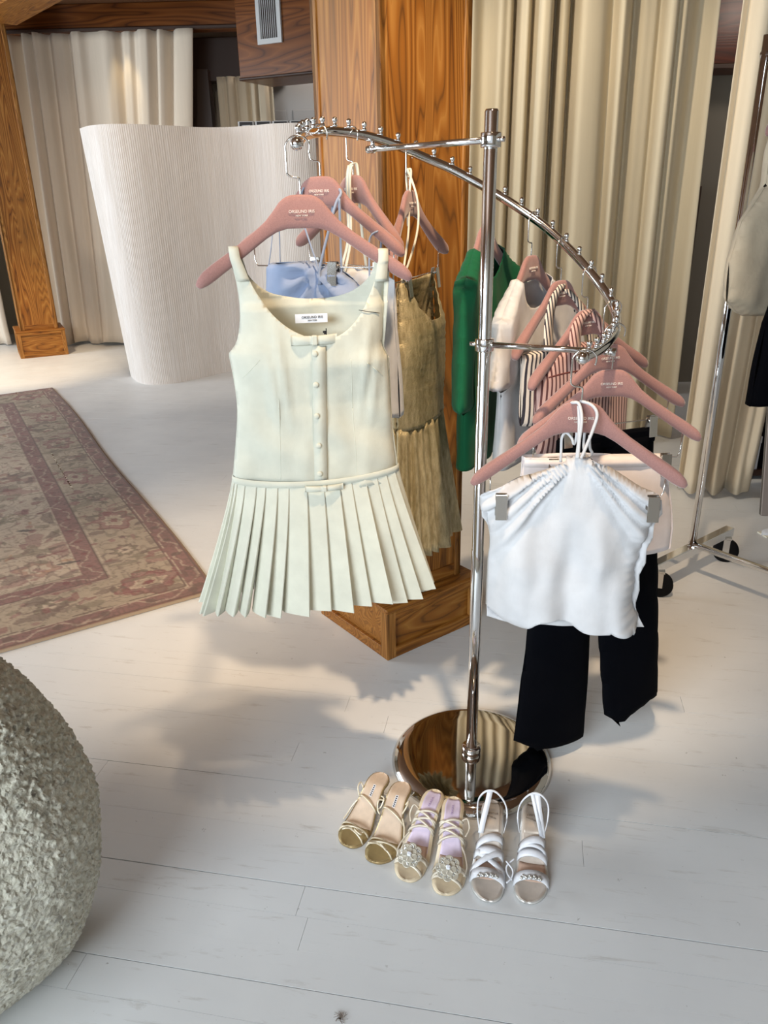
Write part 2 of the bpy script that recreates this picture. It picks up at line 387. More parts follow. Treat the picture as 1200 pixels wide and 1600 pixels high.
# vent on the beam face (beam object's own space: x along, y- side is the face)
va = on_z(430, 62, 2.75); 
vent = thing('air_vent', 'small white louvred air vent on the brown beam', 'vent', (ba.x + d.x * 0.36, ba.y + d.y * 0.36, 2.90), math.atan2(d.y, d.x))
bm = bmesh.new()
for lo, hi in (((-0.125, -0.02, -0.19), (-0.09, 0.0, 0.19)), ((0.09, -0.02, -0.19), (0.125, 0.0, 0.19)), ((-0.09, -0.02, 0.15), (0.09, 0.0, 0.19)), ((-0.09, -0.02, -0.19), (0.09, 0.0, -0.15))): add_box(bm, lo, hi)
bmobj('frame', bm, M['wall_white'], vent)
box('backing', (-0.09, -0.003, -0.15), (0.09, 0.0, 0.15), M['darkwood'], vent)
for i in range(9):
    x = -0.08 + i * 0.02; o = box('slat', (-0.003, -0.008, -0.15), (0.003, 0.008, 0.15), M['wall_white'], vent); o.location = (x, -0.010, 0); o.rotation_euler = (0, 0, R(40))

# ---- curtains
def curtain(name, a, b, z0, z1, mat, label, amp=0.06, folds=12, seed=0, nu=None, flare=0.25, kind=None, hem=0.0, xshift=0.0):
    rg = random.Random(seed); a, b = Vector((a[0], a[1], 0)), Vector((b[0], b[1], 0)); L = (b - a).length; t = (b - a).normalized(); n = Vector((t.y, -t.x, 0))
    nu = nu or int(folds * 22); nv = 36
    ph = [rg.uniform(0, 6.28) for _ in range(8)]
    u = np.linspace(0, 1, nu); warp = u + 0.022 * np.sin(2 * math.pi * 2.3 * u + ph[0]) + 0.012 * np.sin(2 * math.pi * 5.1 * u + ph[1])
    V, F = [], []
    for j in range(nv + 1):
        v = j / nv; k = 1 - v
        for i in range(nu):
            w = warp[i] + 0.006 * math.sin(3 * v + ph[3] + 9 * u[i])
            p1 = math.sin(2 * math.pi * folds * w + ph[4]); p1 = math.copysign(abs(p1) ** 0.9, p1) + 0.25 * math.sin(4 * math.pi * folds * w + 2 * ph[4] + 1.2)
            off = amp * (0.62 * p1 * (0.75 + 0.35 * math.sin(7 * u[i] + ph[5])) + 0.38 * math.sin(2 * math.pi * folds * 0.37 * w + ph[6] + 0.5 * v)) * (0.6 + 0.4 * k + flare * v)
            off += amp * 0.10 * math.sin(2 * math.pi * folds * 2.1 * w + ph[7]) * (0.5 + 0.5 * math.sin(5 * u[i] + ph[0]))
            q = a + t * (L * u[i] + xshift * v * u[i]) + n * off
            zz = z1 + (z0 - z1) * v
            if v > 0.94: zz += hem * (0.5 + 0.5 * math.sin(2 * math.pi * folds * 0.5 * w + ph[2])); q += n * 0.03 * math.sin(20 * u[i] + ph[1]) * (v - 0.94) / 0.06
            V.append(q + Vector((0, 0, zz)))
    for j in range(nv):
        for i in range(nu - 1): F.append((j * nu + i, j * nu + i + 1, (j + 1) * nu + i + 1, (j + 1) * nu + i))
    o = mesh(name, V, F, mat); m = o.modifiers.new('thick', 'SOLIDIFY'); m.thickness = 0.003
    return tag(o, label, 'curtain')
curtain('curtain', (-3.95, 8.62), (-1.72, 8.50), 0.012, 2.97, M['cur_left'], 'greige linen curtain hung under the timber beam beyond the white screen', 0.085, 11, 3, hem=0.03, xshift=-0.35)
curtain('curtain', (-5.6, 8.75), (-4.12, 8.68), 0.012, 2.97, M['cur_left'], 'greige linen curtain beyond the distant oak column', 0.07, 9, 5)
curtain('curtain', (-1.62, 8.95), (-1.05, 8.85), 0.012, 2.62, M['cur_pale'], 'short bunched grey curtain under the beam box by the passage', 0.06, 5, 9)
curtain('curtain', (0.40, 4.86), (1.80, 4.72), 0.012, 3.12, M['cur_right'], 'wide cream linen curtain hanging behind the oak column and rack', 0.12, 11, 21, xshift=0.05)
curtain('curtain', (1.555, 3.80), (1.98, 3.66), 0.012, 3.12, M['cur_pale'], 'pale cream curtain hanging behind the rolling rack', 0.085, 3, 33, hem=0.02, xshift=-0.10)
# passage wall behind the far curtain, panelled
pw = tag(box('wall_passage', (-1.4, 9.36, 0), (1.2, 9.46, 3.1), M['wall_white']), kind='structure')
for i in range(5): box('panel', (-1.25 + i * 0.34, 9.335, 1.2), (-0.97 + i * 0.34, 9.36, 2.35), M['wall_white'], pw, 0.012)
# back room seen between the two right curtains
tag(box('wall_inner', (1.2, 6.30, 0), (4.6, 6.42, 3.2), M['grey_panel']), kind='structure')
beam('beam', (1.5, 6.0), (4.0, 6.0), 2.235, 3.2, 0.3, M['beam_red'], 'deep red-brown timber beam seen in the gap between the cream curtains')
beam('trim_3', (1.5, 5.985), (4.0, 5.985), 2.235, 2.275, 0.03, M['darkwood'], 'dark lip under the red-brown beam')
tag(box('post', (2.06, 5.9, 0), (2.3, 6.2, 1.5), M['darkwood']), 'low dark wooden cabinet end in the gap between the cream curtains', 'cabinet')
bpy.data.objects['post.001'].name = 'cabinet'

# ---- row of white boxes with black fittings behind the screen
bx0 = on_y(372, 186, 8.1); 
for i in range(5):
    p = on_y(384 + i * 27, 190, 8.1)
    r_ = thing('storage_box', 'white storage box with a black label holder in the row behind the screen', 'box', (p.x, 8.1, 1.845), 0, 'white boxes on the shelf behind the screen')
    box('body', (-0.075, 0, 0), (0.075, 0.25, 0.30), M['wall_white'], r_, 0.004)
    bm = bmesh.new()
    for lo, hi in (((-0.06, -0.008, 0.268), (0.06, 0, 0.292)), ((-0.06, -0.008, 0.215), (0.06, 0, 0.225)), ((-0.06, -0.008, 0.225), (-0.042, 0, 0.268)), ((0.042, -0.008, 0.225), (0.06, 0, 0.268))): add_box(bm, lo, hi)
    bmobj('label_holder', bm, M['ink_black'], r_)
sh = thing('shelf_unit', 'white shelf unit behind the screen carrying the storage boxes', 'shelf', (-0.95, 8.08, 0))
box('shelf_board', (-0.7, 0, 1.815), (0.9, 0.32, 1.845), M['wall_white'], sh)
for x in (-0.7, 0.87): box('side_panel', (x, 0, 0), (x + 0.03, 0.32, 1.815), M['wall_white'], sh)

# ================================================================== TAMBOUR SCREEN
def screen():
    t = NT('tambour_wood'); v = t.coords((160, 160, 2)); n = t.noise(v, 1.0, 3, 0.6); b = t.noise(t.coords((9, 9, 0.4)), 1.0, 3)
    c = t.mix(t.ramp(n, [(0.35, (0, 0, 0)), (0.65, (1, 1, 1))]), lin(208, 200, 194) + (1,), lin(230, 225, 222) + (1,))
    c = t.mix(t.math('MULTIPLY', b, 0.35), c, lin(226, 206, 184) + (1,))
    t.set(Base_Color=c, Roughness=0.6)
    P = [(-2.266, 6.93), (-2.14, 6.70), (-2.0, 6.585), (-1.80, 6.62), (-1.60, 6.82), (-1.42, 7.03), (-1.22, 7.06), (-1.00, 6.94), (-0.80, 6.80), (-0.58, 6.78), (-0.36, 6.90), (-0.16, 7.05), (0.1, 7.1)]
    P = smooth_path([(x, y, 0) for x, y in P], 30); 
    H, th = 2.02, 0.012; V, F = [], []; cum = 0; n_ = len(P)
    for i, p in enumerate(P):
        T = (P[min(i + 1, n_ - 1)] - P[max(i - 1, 0)]).normalized(); N = Vector((T.y, -T.x, 0)); u = i / (n_ - 1)
        rid = 0.0022 * (1 if i % 2 else 0)
        for side, zz in ((1, 0), (1, H), (-1, H), (-1, 0)):
            q = p + N * (th / 2 * side + (rid if side > 0 else 0)); sh = -0.125 * max(0, 1 - u * 2.2) * zz / H
            V.append((q.x + sh, q.y, zz))
    for i in range(n_ - 1):
        for k in range(4): F.append((i * 4 + k, (i + 1) * 4 + k, (i + 1) * 4 + (k + 1) % 4, i * 4 + (k + 1) % 4))
    F += [(0, 1, 2, 3), tuple((n_ - 1) * 4 + k for k in (3, 2, 1, 0))]
    o = mesh('room_screen', V, F, t.m, smooth=False); tag(o, 'curving freestanding pale wood slat screen standing between the rug and curtain', 'screen')
screen()

# ================================================================== RUG
def rug():
    BR, TR, BL0 = on_z(341, 925), on_z(85, 607), on_z(0, 1022)
    ud = (BL0 - BR).normalized(); vd = (TR - BR); Lv = vd.length; vd.normalize(); Wd = 3.1
    nu, nv = 470, 640
    uu, vv = np.meshgrid(np.linspace(0, Wd, nu), np.linspace(0, Lv, nv))
    def vnoise(x, y, seed):
        r = np.random.default_rng(seed); g = r.random((64, 64)); xi = np.floor(x).astype(int); yi = np.floor(y).astype(int); fx = x - xi; fy = y - yi
        fx = fx * fx * (3 - 2 * fx); fy = fy * fy * (3 - 2 * fy); G = lambda a, b: g[a % 64, b % 64]
        return (G(xi, yi) * (1 - fx) + G(xi + 1, yi) * fx) * (1 - fy) + (G(xi, yi + 1) * (1 - fx) + G(xi + 1, yi + 1) * fx) * fy
    C = lambda *c: np.array(lin(*c))
    beige, red, rose, olive, brown, ivory, dark = C(164, 146, 124), C(124, 72, 68), C(142, 104, 94), C(122, 108, 86), C(104, 82, 70), C(184, 164, 142), C(42, 30, 26)
    d = np.minimum(np.minimum(uu, Wd - uu), np.minimum(vv, Lv - vv))          # distance to the edge
    vertical = np.minimum(uu, Wd - uu) < np.minimum(vv, Lv - vv)
    s = np.where(vertical, vv, uu)                                            # along the border
    col = np.empty(uu.shape + (3,)); col[:] = beige
    wig = (vnoise(uu * 14, vv * 14, 1) - 0.5) * 0.03
    def put(mask, c, a=1.0): col[mask] = col[mask] * (1 - a) + c * a
    put(d < 0.10, rose * 0.85)
    w = d - 0.055 + wig; put((np.abs(w - 0.024 * np.sin(s * 22) - 0.008 * np.sin(s * 66)) < 0.006) & (d < 0.10), ivory, 0.6)
    put((d < 0.1) & (((s * 36 / (2 * math.pi)) % 1 - 0.5) ** 2 * 0.03 + (w) ** 2 < 0.0004), brown, 0.8)
    main = (d >= 0.10) & (d < 0.36); put(main, beige * 0.98)
    fie = d >= 0.46; put(fie, ivory * 0.96)
    inner = (d >= 0.36) & (d < 0.46); put(inner, rose * 0.9)
    w = d - 0.41 + wig * 0.8; put(inner & (np.abs(w - 0.026 * np.sin(s * 24 + 1) - 0.008 * np.sin(s * 71)) < 0.006), ivory, 0.6)
    put(inner & (((s * 42 / (2 * math.pi)) % 1 - 0.5) ** 2 * 0.03 + w ** 2 < 0.0003), red, 0.8)
    for e in (0.018, 0.096, 0.104, 0.352, 0.364, 0.456, 0.468): put(np.abs(d - e + wig * 0.06) < 0.0032, brown if e in (0.018, 0.104, 0.364) else ivory * 0.9)
    def flower(cx, cy, ang, rx, ry, c1, c2, c3, petals, region):
        sel = (np.abs(uu - cx) < rx * 1.6) & (np.abs(vv - cy) < rx * 1.6) & region
        if not sel.any(): return
        x, y = uu[sel] - cx, vv[sel] - cy; ca, sa = math.cos(ang), math.sin(ang); x, y = x * ca + y * sa, -x * sa + y * ca
        x = x + wig[sel] * 0.6; rr = np.sqrt((x / rx) ** 2 + (y / ry) ** 2); th = np.arctan2(y, x)
        rr = rr * (1 + 0.16 * np.sin(petals * th)); cc = col[sel]
        for lo, hi, c in ((0.86, 1.0, c2), (0.55, 0.86, c1), (0.44, 0.55, ivory), (0.2, 0.44, c3), (0.0, 0.2, c2)):
            m = (rr >= lo) & (rr < hi); cc[m] = cc[m] * 0.2 + c * 0.8
        col[sel] = cc
    def leaf(cx, cy, ang, L, W, c, region):
        sel = (np.abs(uu - cx) < L) & (np.abs(vv - cy) < L) & region
        if not sel.any(): return
        x, y = uu[sel] - cx, vv[sel] - cy; ca, sa = math.cos(ang), math.sin(ang); x, y = x * ca + y * sa, -x * sa + y * ca + wig[sel] * 0.8
        m = (np.abs(x) < L) & (np.abs(y) < W * (1 - (x / L) ** 2)); cc = col[sel]; cc[m] = cc[m] * 0.25 + c * 0.75; col[sel] = cc
    # main border: palmettes alternating with rosettes and leaves
    for side in range(4):
        Ls = Lv if side % 2 == 0 else Wd; n = int(Ls / 0.42); 
        for i in range(n + 1):
            sc = 0.23 + (Ls - 0.46) * i / n; dist = 0.23 + 0.02 * math.sin(i * 2.1)
            cx, cy, a = {0: (dist, sc, math.pi / 2), 1: (sc, dist, 0), 2: (Wd - dist, sc, math.pi / 2), 3: (sc, Lv - dist, 0)}[side]
            if i % 2 == 0: flower(cx, cy, a, 0.125, 0.085, rose, red, beige, 6, main)
            else: flower(cx, cy, a, 0.06, 0.055, olive, brown, ivory, 8, main)
            for k in range(9):
                ds, dd = rng.uniform(-0.2, 0.2), rng.uniform(-0.10, 0.10)
                lx, ly = (cx + dd, cy + ds) if side % 2 == 0 else (cx + ds, cy + dd)
                if abs(ds) > 0.1 or i % 2: leaf(lx, ly, rng.uniform(0, 3.14), rng.uniform(0.018, 0.045), rng.uniform(0.008, 0.018), [olive, brown, rose, olive * 0.85][rng.integers(4)], main)
    # field
    for i in range(7):
        for j in range(10):
            cx, cy = 0.62 + i * 0.36 + (0.18 if j % 2 else 0) + rng.uniform(-0.03, 0.03), 0.64 + j * 0.34 + rng.uniform(-0.03, 0.03)
            if rng.random() < 0.55: flower(cx, cy, rng.uniform(0, 3), 0.10, 0.07, C(160, 124, 104), rose, ivory, 6, fie)
            else: flower(cx, cy, rng.uniform(0, 3), 0.07, 0.05, C(140, 124, 96), olive, ivory, 8, fie)
    for k in range(520):
        leaf(rng.uniform(0.46, Wd - 0.46), rng.uniform(0.46, Lv - 0.46), rng.uniform(0, 3.14), rng.uniform(0.015, 0.05), rng.uniform(0.006, 0.016), [olive, brown, rose, C(170, 130, 100)][rng.integers(4)], fie)
    for cx, cy, a in ((0.48, 0.62, 0.2), (0.60, 1.10, 0.5)): leaf(cx, cy, a, 0.055, 0.014, dark, d > 0)
    wu, wv = uu + 0.03 * vnoise(uu * 9, vv * 9, 31), vv + 0.03 * vnoise(uu * 9, vv * 9, 32)
    for f, sd, c, k, al in ((7.0, 4, brown, 5, 0.5), (11.0, 14, olive * 0.8, 4, 0.45), (16.0, 24, brown, 3, 0.35)):
        vine = np.abs(((vnoise(wu * f, wv * f, sd) * k) % 1) - 0.5) < 0.05; put(vine & (main | fie), c, al)
    for f, sd, th, c in ((10.0, 41, 0.80, rose), (13.0, 42, 0.80, olive), (12.0, 43, 0.82, brown), (17.0, 44, 0.84, red)):
        put((vnoise(wu * f, wv * f * 1.3, sd) > th) & (main | fie), c, 0.6)
    for f, sd in ((20.0, 51), (28.0, 52)):
        ln_ = np.abs(((vnoise(wu * f, wv * f, sd) * 3) % 1) - 0.5) < 0.10; put(ln_ & ((d < 0.10) | inner), brown, 0.45)
    ab = 0.86 + 0.24 * vnoise(uu * 2.0, vv * 9.0, 8) + 0.12 * (vnoise(uu * 60, vv * 90, 9) - 0.5); col *= ab[..., None]
    col[d < 0.012] = beige * 0.95
    P = np.zeros((nv, nu, 3)); edge = np.clip(d / 0.012, 0, 1) ** 0.5
    for k in range(3): P[..., k] = ud[k] * uu + vd[k] * vv
    P[..., 2] = 0.0015 + 0.008 * edge + 0.0012 * vnoise(uu * 90, vv * 90, 5) + 0.004 * vnoise(uu * 3, vv * 3, 6) * edge
    # slight waver of the long edge
    P[..., 0] += 0.012 * np.sin(vv * 2.4) * (uu < 0.3)
    idx = np.arange(nu * nv).reshape(nv, nu); q = np.stack([idx[:-1, :-1], idx[1:, :-1], idx[1:, 1:], idx[:-1, 1:]], -1).reshape(-1, 4)
    me = bpy.data.meshes.new('area_rug'); me.from_pydata(P.reshape(-1, 3).tolist(), [], q.tolist())
    ca = me.color_attributes.new('weave', 'FLOAT_COLOR', 'POINT'); ca.data.foreach_set('color', np.concatenate([col.reshape(-1, 3), np.ones((nu * nv, 1))], 1).astype(np.float32).ravel())
    me.shade_smooth()
    t = NT('rug_wool'); a = t.n('ShaderNodeVertexColor', layer_name='weave'); t.set(Base_Color=a.outputs[0], Roughness=0.95, Sheen_Weight=0.1); t.bump(t.noise(t.coords(), 260, 2), 0.3, 0.003)
    o = link('area_rug', me, t.m); o.location = (BR.x, BR.y, 0); tag(o, 'faded floral wool rug with rose and olive borders on the painted floor', 'rug')
rug()

# ================================================================== BOUCLE SEAT
def pouf():
    bm = bmesh.new(); bmesh.ops.create_icosphere(bm, subdivisions=7, radius=1.0)
    ax_ = Vector((-0.64, -0.77, 0)); hh = 0.746
    for v in bm.verts:
        p = v.co.copy(); z = p.z
        rr = math.sqrt(max(1e-9, 1 - abs(z) ** 3.3)) if abs(z) < 1 else 0.0
        h = math.hypot(p.x, p.y) or 1e-6; hz = hh * 0.49 + z * hh * 0.51
        prof = 0.253 * rr * (1.0 - 0.57 * max(0, hz - 0.5 * hh) / hh)
        d_ = Vector((p.x / h, p.y / h, 0)); k = max(0, min(1, 0.5 + 1.6 * d_.dot(ax_) * rr)); k = k * k * (3 - 2 * k)
        q = d_ * prof + ax_ * 0.42 * k + Vector((0, 0, max(hz, 0.0)))
        nrm = Vector((d_.x * rr, d_.y * rr, z * 0.6)).normalized()
        w1 = q + Vector((noise.noise(q * 30), noise.noise(q * 30 + Vector((5, 0, 0))), noise.noise(q * 30 + Vector((0, 7, 0))))) * 0.012
        dd = noise.voronoi(w1 * 82)[0]; e_ = min(1, (dd[1] - dd[0]) * 2.2); curl = 0.0115 * e_ ** 0.5 + 0.003 * noise.noise(q * 60)
        patch = 0.5 + 0.75 * noise.noise(q * 4.2 + Vector((4, 1, 2)))
        q += nrm * (0.012 * noise.noise(q * 4.0) + curl * max(0.75, min(1.0, patch + 0.45)))
        q.z = max(0.0005, q.z); v.co = q
    t = NT('boucle_wool'); n = t.noise(t.coords(), 120, 4); b = t.noise(t.coords(), 4, 3)
    c = t.ramp(n, [(0.3, lin(200, 198, 180)), (0.7, lin(238, 236, 222))]); c = t.mix(t.math('MULTIPLY', b, 0.4), c, lin(176, 166, 138) + (1,))
    t.set(Base_Color=c, Roughness=0.95, Sheen_Weight=0.3); vo = t.n('ShaderNodeTexVoronoi', feature='SMOOTH_F1'); vo.inputs['Scale'].default_value = 95; wv_ = t.n('ShaderNodeVectorMath', operation='ADD'); nz = t.n('ShaderNodeTexNoise'); nz.inputs['Scale'].default_value = 40; sc_ = t.n('ShaderNodeVectorMath', operation='SCALE'); sc_.inputs['Scale'].default_value = 0.02; cc_ = t.coords(); t.l(cc_, nz.inputs['Vector']); t.l(nz.outputs['Color'], sc_.inputs[0]); t.l(cc_, wv_.inputs[0]); t.l(sc_.outputs[0], wv_.inputs[1]); t.l(wv_.outputs[0], vo.inputs['Vector'])
    t.bump(t.math('SUBTRACT', t.math('MULTIPLY', t.noise(t.coords(), 220, 4), 0.3), vo.outputs['Distance']), 0.75, 0.014)
    o = bmobj('boucle_seat', bm, t.m, smooth=True); o.location = (-0.854, 1.157, 0)
    tag(o, 'rounded sage green curly boucle seat on the painted floor', 'seat')
pouf()

# ================================================================== SPIRAL RACK
BASE = on_z(736, 1188); BASE.z = 0
rack = thing('spiral_rack', 'chrome spiral garment rack with round mirror base holding pink hangers', 'rack', BASE)
L_ = lambda p: Vector(p) - BASE
plate = lathe('base', [(0.0, 0.030), (0.06, 0.030), (0.15, 0.0295), (0.186, 0.0285), (0.196, 0.027), (0.208, 0.0225), (0.217, 0.015), (0.2225, 0.008), (0.2245, 0.003), (0.224, 0.0)], M['chrome_dark'], rack, 96)
lathe('collar', [(0.0, 0.03), (0.026, 0.03), (0.027, 0.034), (0.027, 0.050), (0.025, 0.053), (0.0, 0.053)], M['chrome'], rack, 32)
PR = 0.0155
lathe('pole', [(PR, 0.05), (PR, 0.66), (PR * 0.93, 0.662), (PR * 0.93, 1.640), (PR * 0.8, 1.6445), (0.0, 1.6445)], M['chrome'], rack, 32)
TP = [(465, 225, 1.60), (470, 216, 1.68), (480, 210, 1.775), (497, 206, 1.85), (515, 205, 1.898), (540, 207, 1.947), (565, 211, 1.986), (590, 217, 2.017), (620, 227, 2.046), (645, 238, 2.063), (675, 251, 2.078), (705, 264, 2.085), (735, 280, 2.085), (760, 294, 2.08), (795, 315, 2.065), (822, 333, 2.047), (850, 353, 2.022), (875, 375, 1.992), (900, 400, 1.956), (922, 425, 1.916), (940, 448, 1.876), (954, 470, 1.836), (963, 492, 1.79), (962, 515, 1.70), (948, 537, 1.59), (930, 551, 1.515), (912, 559, 1.455)]
TW = [on_y(*p) for p in TP]; spiral = smooth_path(TW, 5)
TR = 0.0108
tube('spiral_rail', [L_(p) for p in spiral], TR, M['chrome'], rack, 16)
def ball(name, c, r, parent, mat=M['chrome']):
    bm = bmesh.new(); bmesh.ops.create_uvsphere(bm, u_segments=16, v_segments=10, radius=r); return bmobj(name, bm, mat, parent, True, c)
ball('end_ball', L_(spiral[0]) + Vector((-0.002, -0.006, 0)), 0.0118, rack); ball('end_ball', L_(spiral[-1]) + Vector((-0.004, -0.004, 0)), 0.0122, rack)
# pins standing on the rail at equal steps
cum = [0.0]
for a, b in zip(spiral[:-1], spiral[1:]): cum.append(cum[-1] + (b - a).length)
pin_prof = [(0.0052, 0.0), (0.0052, 0.004), (0.0034, 0.006), (0.0034, 0.008), (0.0050, 0.0105), (0.0058, 0.0135), (0.0056, 0.0160), (0.0038, 0.0190), (0.0, 0.0200)]
pin0 = None; s = 0.03
while s < cum[-1] - 0.01:
    i = max(k for k in range(len(cum)) if cum[k] <= s); f = (s - cum[i]) / max(1e-6, cum[min(i + 1, len(cum) - 1)] - cum[i])
    p = spiral[i].lerp(spiral[min(i + 1, len(spiral) - 1)], f) + Vector((0, 0, TR - 0.001))
    if pin0 is None: pin0 = lathe('pin', pin_prof, M['chrome'], rack, 12); o = pin0
    else: o = pin0.copy(); COL.objects.link(o)
    o.location = L_(p); s += 0.050
def arm(z, end, drop):
    e = L_(end); e.z = z; dr = e.copy(); dr.z = 0; dn = dr.normalized()
    o = tube('arm', [dn * 0.02 + Vector((0, 0, z)), dn * (dr.length + 0.012) + Vector((0, 0, z))], 0.0068, M['chrome'], rack, 14)
    tube('end_cap', [dn * (dr.length - 0.004) + Vector((0, 0, z)), dn * (dr.length + 0.016) + Vector((0, 0, z))], 0.0092, M['chrome'], o, 14)
    tube('bracket', [dn * dr.length + Vector((0, 0, z)), dn * dr.length + Vector((0, 0, z + drop))], 0.005, M['chrome'], o, 10)
    lathe('clamp', [(0.0, -0.014), (0.0205, -0.014), (0.0215, -0.012), (0.0215, 0.012), (0.0205, 0.014), (0.0, 0.014)], M['chrome'], rack, 24, loc=(0, 0, z))
    tube('clamp_screw', [-dn * 0.018 + Vector((0, 0, z)), -dn * 0.034 + Vector((0, 0, z))], 0.0055, M['chrome'], rack, 8)
arm(1.588, on_y(582, 215, 2.006), 0.022); arm(1.172, on_y(952, 532, 1.63), 0.025)

# ================================================================== HANGERS
def interp(x, tab):
    return float(np.interp(x, [t[0] for t in tab], [t[1] for t in tab]))
HU = [(0, 0), (0.02, -0.0008), (0.032, -0.005), (0.042, -0.013), (0.055, -0.029), (0.072, -0.048), (0.10, -0.070), (0.14, -0.097), (0.18, -0.122), (0.198, -0.135), (0.208, -0.146), (0.2125, -0.156)]
HL = [(0, -0.062), (0.03, -0.0625), (0.05, -0.068), (0.07, -0.079), (0.10, -0.100), (0.14, -0.128), (0.18, -0.155), (0.195, -0.163), (0.206, -0.166), (0.2125, -0.160)]
HT = [(0, 0.0065), (0.06, 0.0075), (0.12, 0.0105), (0.18, 0.0145), (0.20, 0.014), (0.208, 0.010), (0.2125, 0.003)]
HEAD = -0.095
def bend(x): return -0.030 * (abs(x) / 0.21) ** 2
def arm_top(x): return HEAD + interp(abs(x), HU)
def build_hanger_mesh():
    xs = sorted(set([round(v, 4) for v in np.concatenate([np.linspace(-0.2125, 0.2125, 61), [-0.209, 0.209, -0.211, 0.211]])])); n = 14; V, F = [], []
    for x in xs:
        a = abs(x); zu, zl, th = HEAD + interp(a, HU), HEAD + interp(a, HL), interp(a, HT); zc, hz = (zu + zl) / 2, max((zu - zl) / 2, 0.001)
        for k in range(n):
            t = 2 * math.pi * k / n; c, s = math.cos(t), math.sin(t)
            V.append((x, bend(x) + th * math.copysign(abs(c) ** 0.7, c), zc + hz * math.copysign(abs(s) ** 0.7, s)))
    for i in range(len(xs) - 1):
        for k in range(n): F.append((i * n + k, i * n + (k + 1) % n, (i + 1) * n + (k + 1) % n, (i + 1) * n + k))
    F.append(tuple(range(n))[::-1]); F.append(tuple((len(xs) - 1) * n + k for k in range(n)))
    return V, F
HV, HF = build_hanger_mesh()
t1 = text_mesh('ORSEUND IRIS', 0.0078); t2 = text_mesh('NEW YORK', 0.0046)
RX = Matrix.Rotation(R(90), 4, 'X')
LOGO = merge_meshes([(t1, Matrix.Translation((0, -0.0088, HEAD - 0.031)) @ RX), (t2, Matrix.Translation((0, -0.0088, HEAD - 0.0385)) @ RX)])
LOGO.materials.append(M['ink_white'])
hook_pts = [(0.020, 0, -0.024), (0.0215, 0, -0.008), (0.013, 0, 0.003), (0, 0, 0.0065), (-0.013, 0, 0.003), (-0.0225, 0, -0.008), (-0.0235, 0, -0.02), (-0.0235, 0, -0.05), (-0.022, 0, -0.060), (-0.014, 0, -0.0645), (-0.004, 0, -0.066), (0, 0, -0.071), (0, 0, -0.098)]
HME = {}
GROUPH = 'pink flocked hangers on the spiral rack'
def rail_point(Y, px, py): 
    q = on_y(px, py, Y); return min(spiral, key=lambda p: (p - q).length)
class Frame:
    def __init__(self, hook, psi):
        self.o = Vector(hook); self.psi = psi; self.x = Vector((math.cos(psi), math.sin(psi), 0)); self.y = Vector((-math.sin(psi), math.cos(psi), 0))
    def px(self, x, y, yl=0.0):
        d = ray(x, y); n = self.y; k = (self.o + n * yl - EYE).dot(n) / d.dot(n); q = EYE + d * k - self.o; return (q.dot(self.x), q.z)
    def poly(self, pts, yl=0.0): return [self.px(a, b, yl) for a, b in pts]
def hanger(hk, Y, psi, label, logo=True, clip=None, clip_y=-0.032, at=None):
    p = rail_point(Y, *hk) if at is None else Vector(at)
    o = p + Vector((0, 0, TR + 0.0005 - 0.0035))
    fr = Frame(o, R(psi))
    root = thing('clothes_hanger', label, 'hanger', o, R(psi), GROUPH)
    if 'body' not in HME:
        b = mesh('body', HV, HF, M['pink'], root); HME['body'] = b.data
        V, F = sweep(smooth_path(hook_pts, 5), 0.0017, 8); h = mesh('hook', V, F, M['wire'], root); HME['hook'] = h.data
    else:
        link('body', HME['body'], None, root); link('hook', HME['hook'], None, root)
    if logo: link('lettering', LOGO, None, root)
    if clip:
        zb, cxs = clip[0], clip[1:]
        xs = 0.172; zt = HEAD + interp(xs, HL) + 0.006
        P = [(-xs, bend(xs), zt), (-xs, bend(xs), zb + 0.012), (-xs + 0.006, bend(xs), zb), (xs - 0.006, bend(xs), zb), (xs, bend(xs), zb + 0.012), (xs, bend(xs), zt)]
        tube('clip_bar', P, 0.0015, M['wire'], root, 6)
        for cx in cxs:
            c = thing('clip', None, None); c.parent = root; c.location = (cx, clip_y, zb)
            bm = bmesh.new()
            Mt = Matrix.Rotation(R(-7), 4, 'X'); add_box(bm, (-0.0115, -0.0085, -0.040), (0.0115, -0.0065, 0.012), Mt, 0.0006); add_box(bm, (-0.0115, 0.0065, -0.040), (0.0115, 0.0085, 0.012), Matrix.Rotation(R(7), 4, 'X'), 0.0006)
            bmobj('jaw', bm, M['steel'], c)
            V, F = sweep([(-0.010, 0, 0), (0.010, 0, 0)], 0.0045, 8); mesh('spring', V, F, M['wire'], c)
    return fr, root

# ---- garment tools ---------------------------------------------------------
def side_tab(poly, n=80):
    zs = [p[1] for p in poly]; z0, z1 = min(zs), max(zs); out = []
    for i in range(n + 1):
        z = z0 + (z1 - z0) * (i + 0.01) / (n + 0.02); xs = []
        for (xa, za), (xb, zb) in zip(poly, poly[1:] + poly[:1]):
            if (za - z) * (zb - z) < 0: xs.append(xa + (xb - xa) * (z - za) / (zb - za))
        if xs: out.append((z, min(xs), max(xs)))
    return out
def grid_panel(poly, step):
    bm = bmesh.new(); f = bm.faces.new([bm.verts.new((x, 0, z)) for x, z in poly])
    xs, zs = [p[0] for p in poly], [p[1] for p in poly]
    for (lo, hi, n, ax) in ((min(xs), max(xs), Vector((1, 0, 0)), 0), (min(zs), max(zs), Vector((0, 0, 1)), 2)):
        k = max(2, int((hi - lo) / step))
        for i in range(1, k):
            v = lo + (hi - lo) * i / k; co = Vector((v, 0, 0)) if ax == 0 else Vector((0, 0, v))
            bmesh.ops.bisect_plane(bm, geom=bm.verts[:] + bm.edges[:] + bm.faces[:], dist=1e-6, plane_co=co, plane_no=n)
    bmesh.ops.triangulate(bm, faces=[f for f in bm.faces if len(f.verts) > 4]); return bm
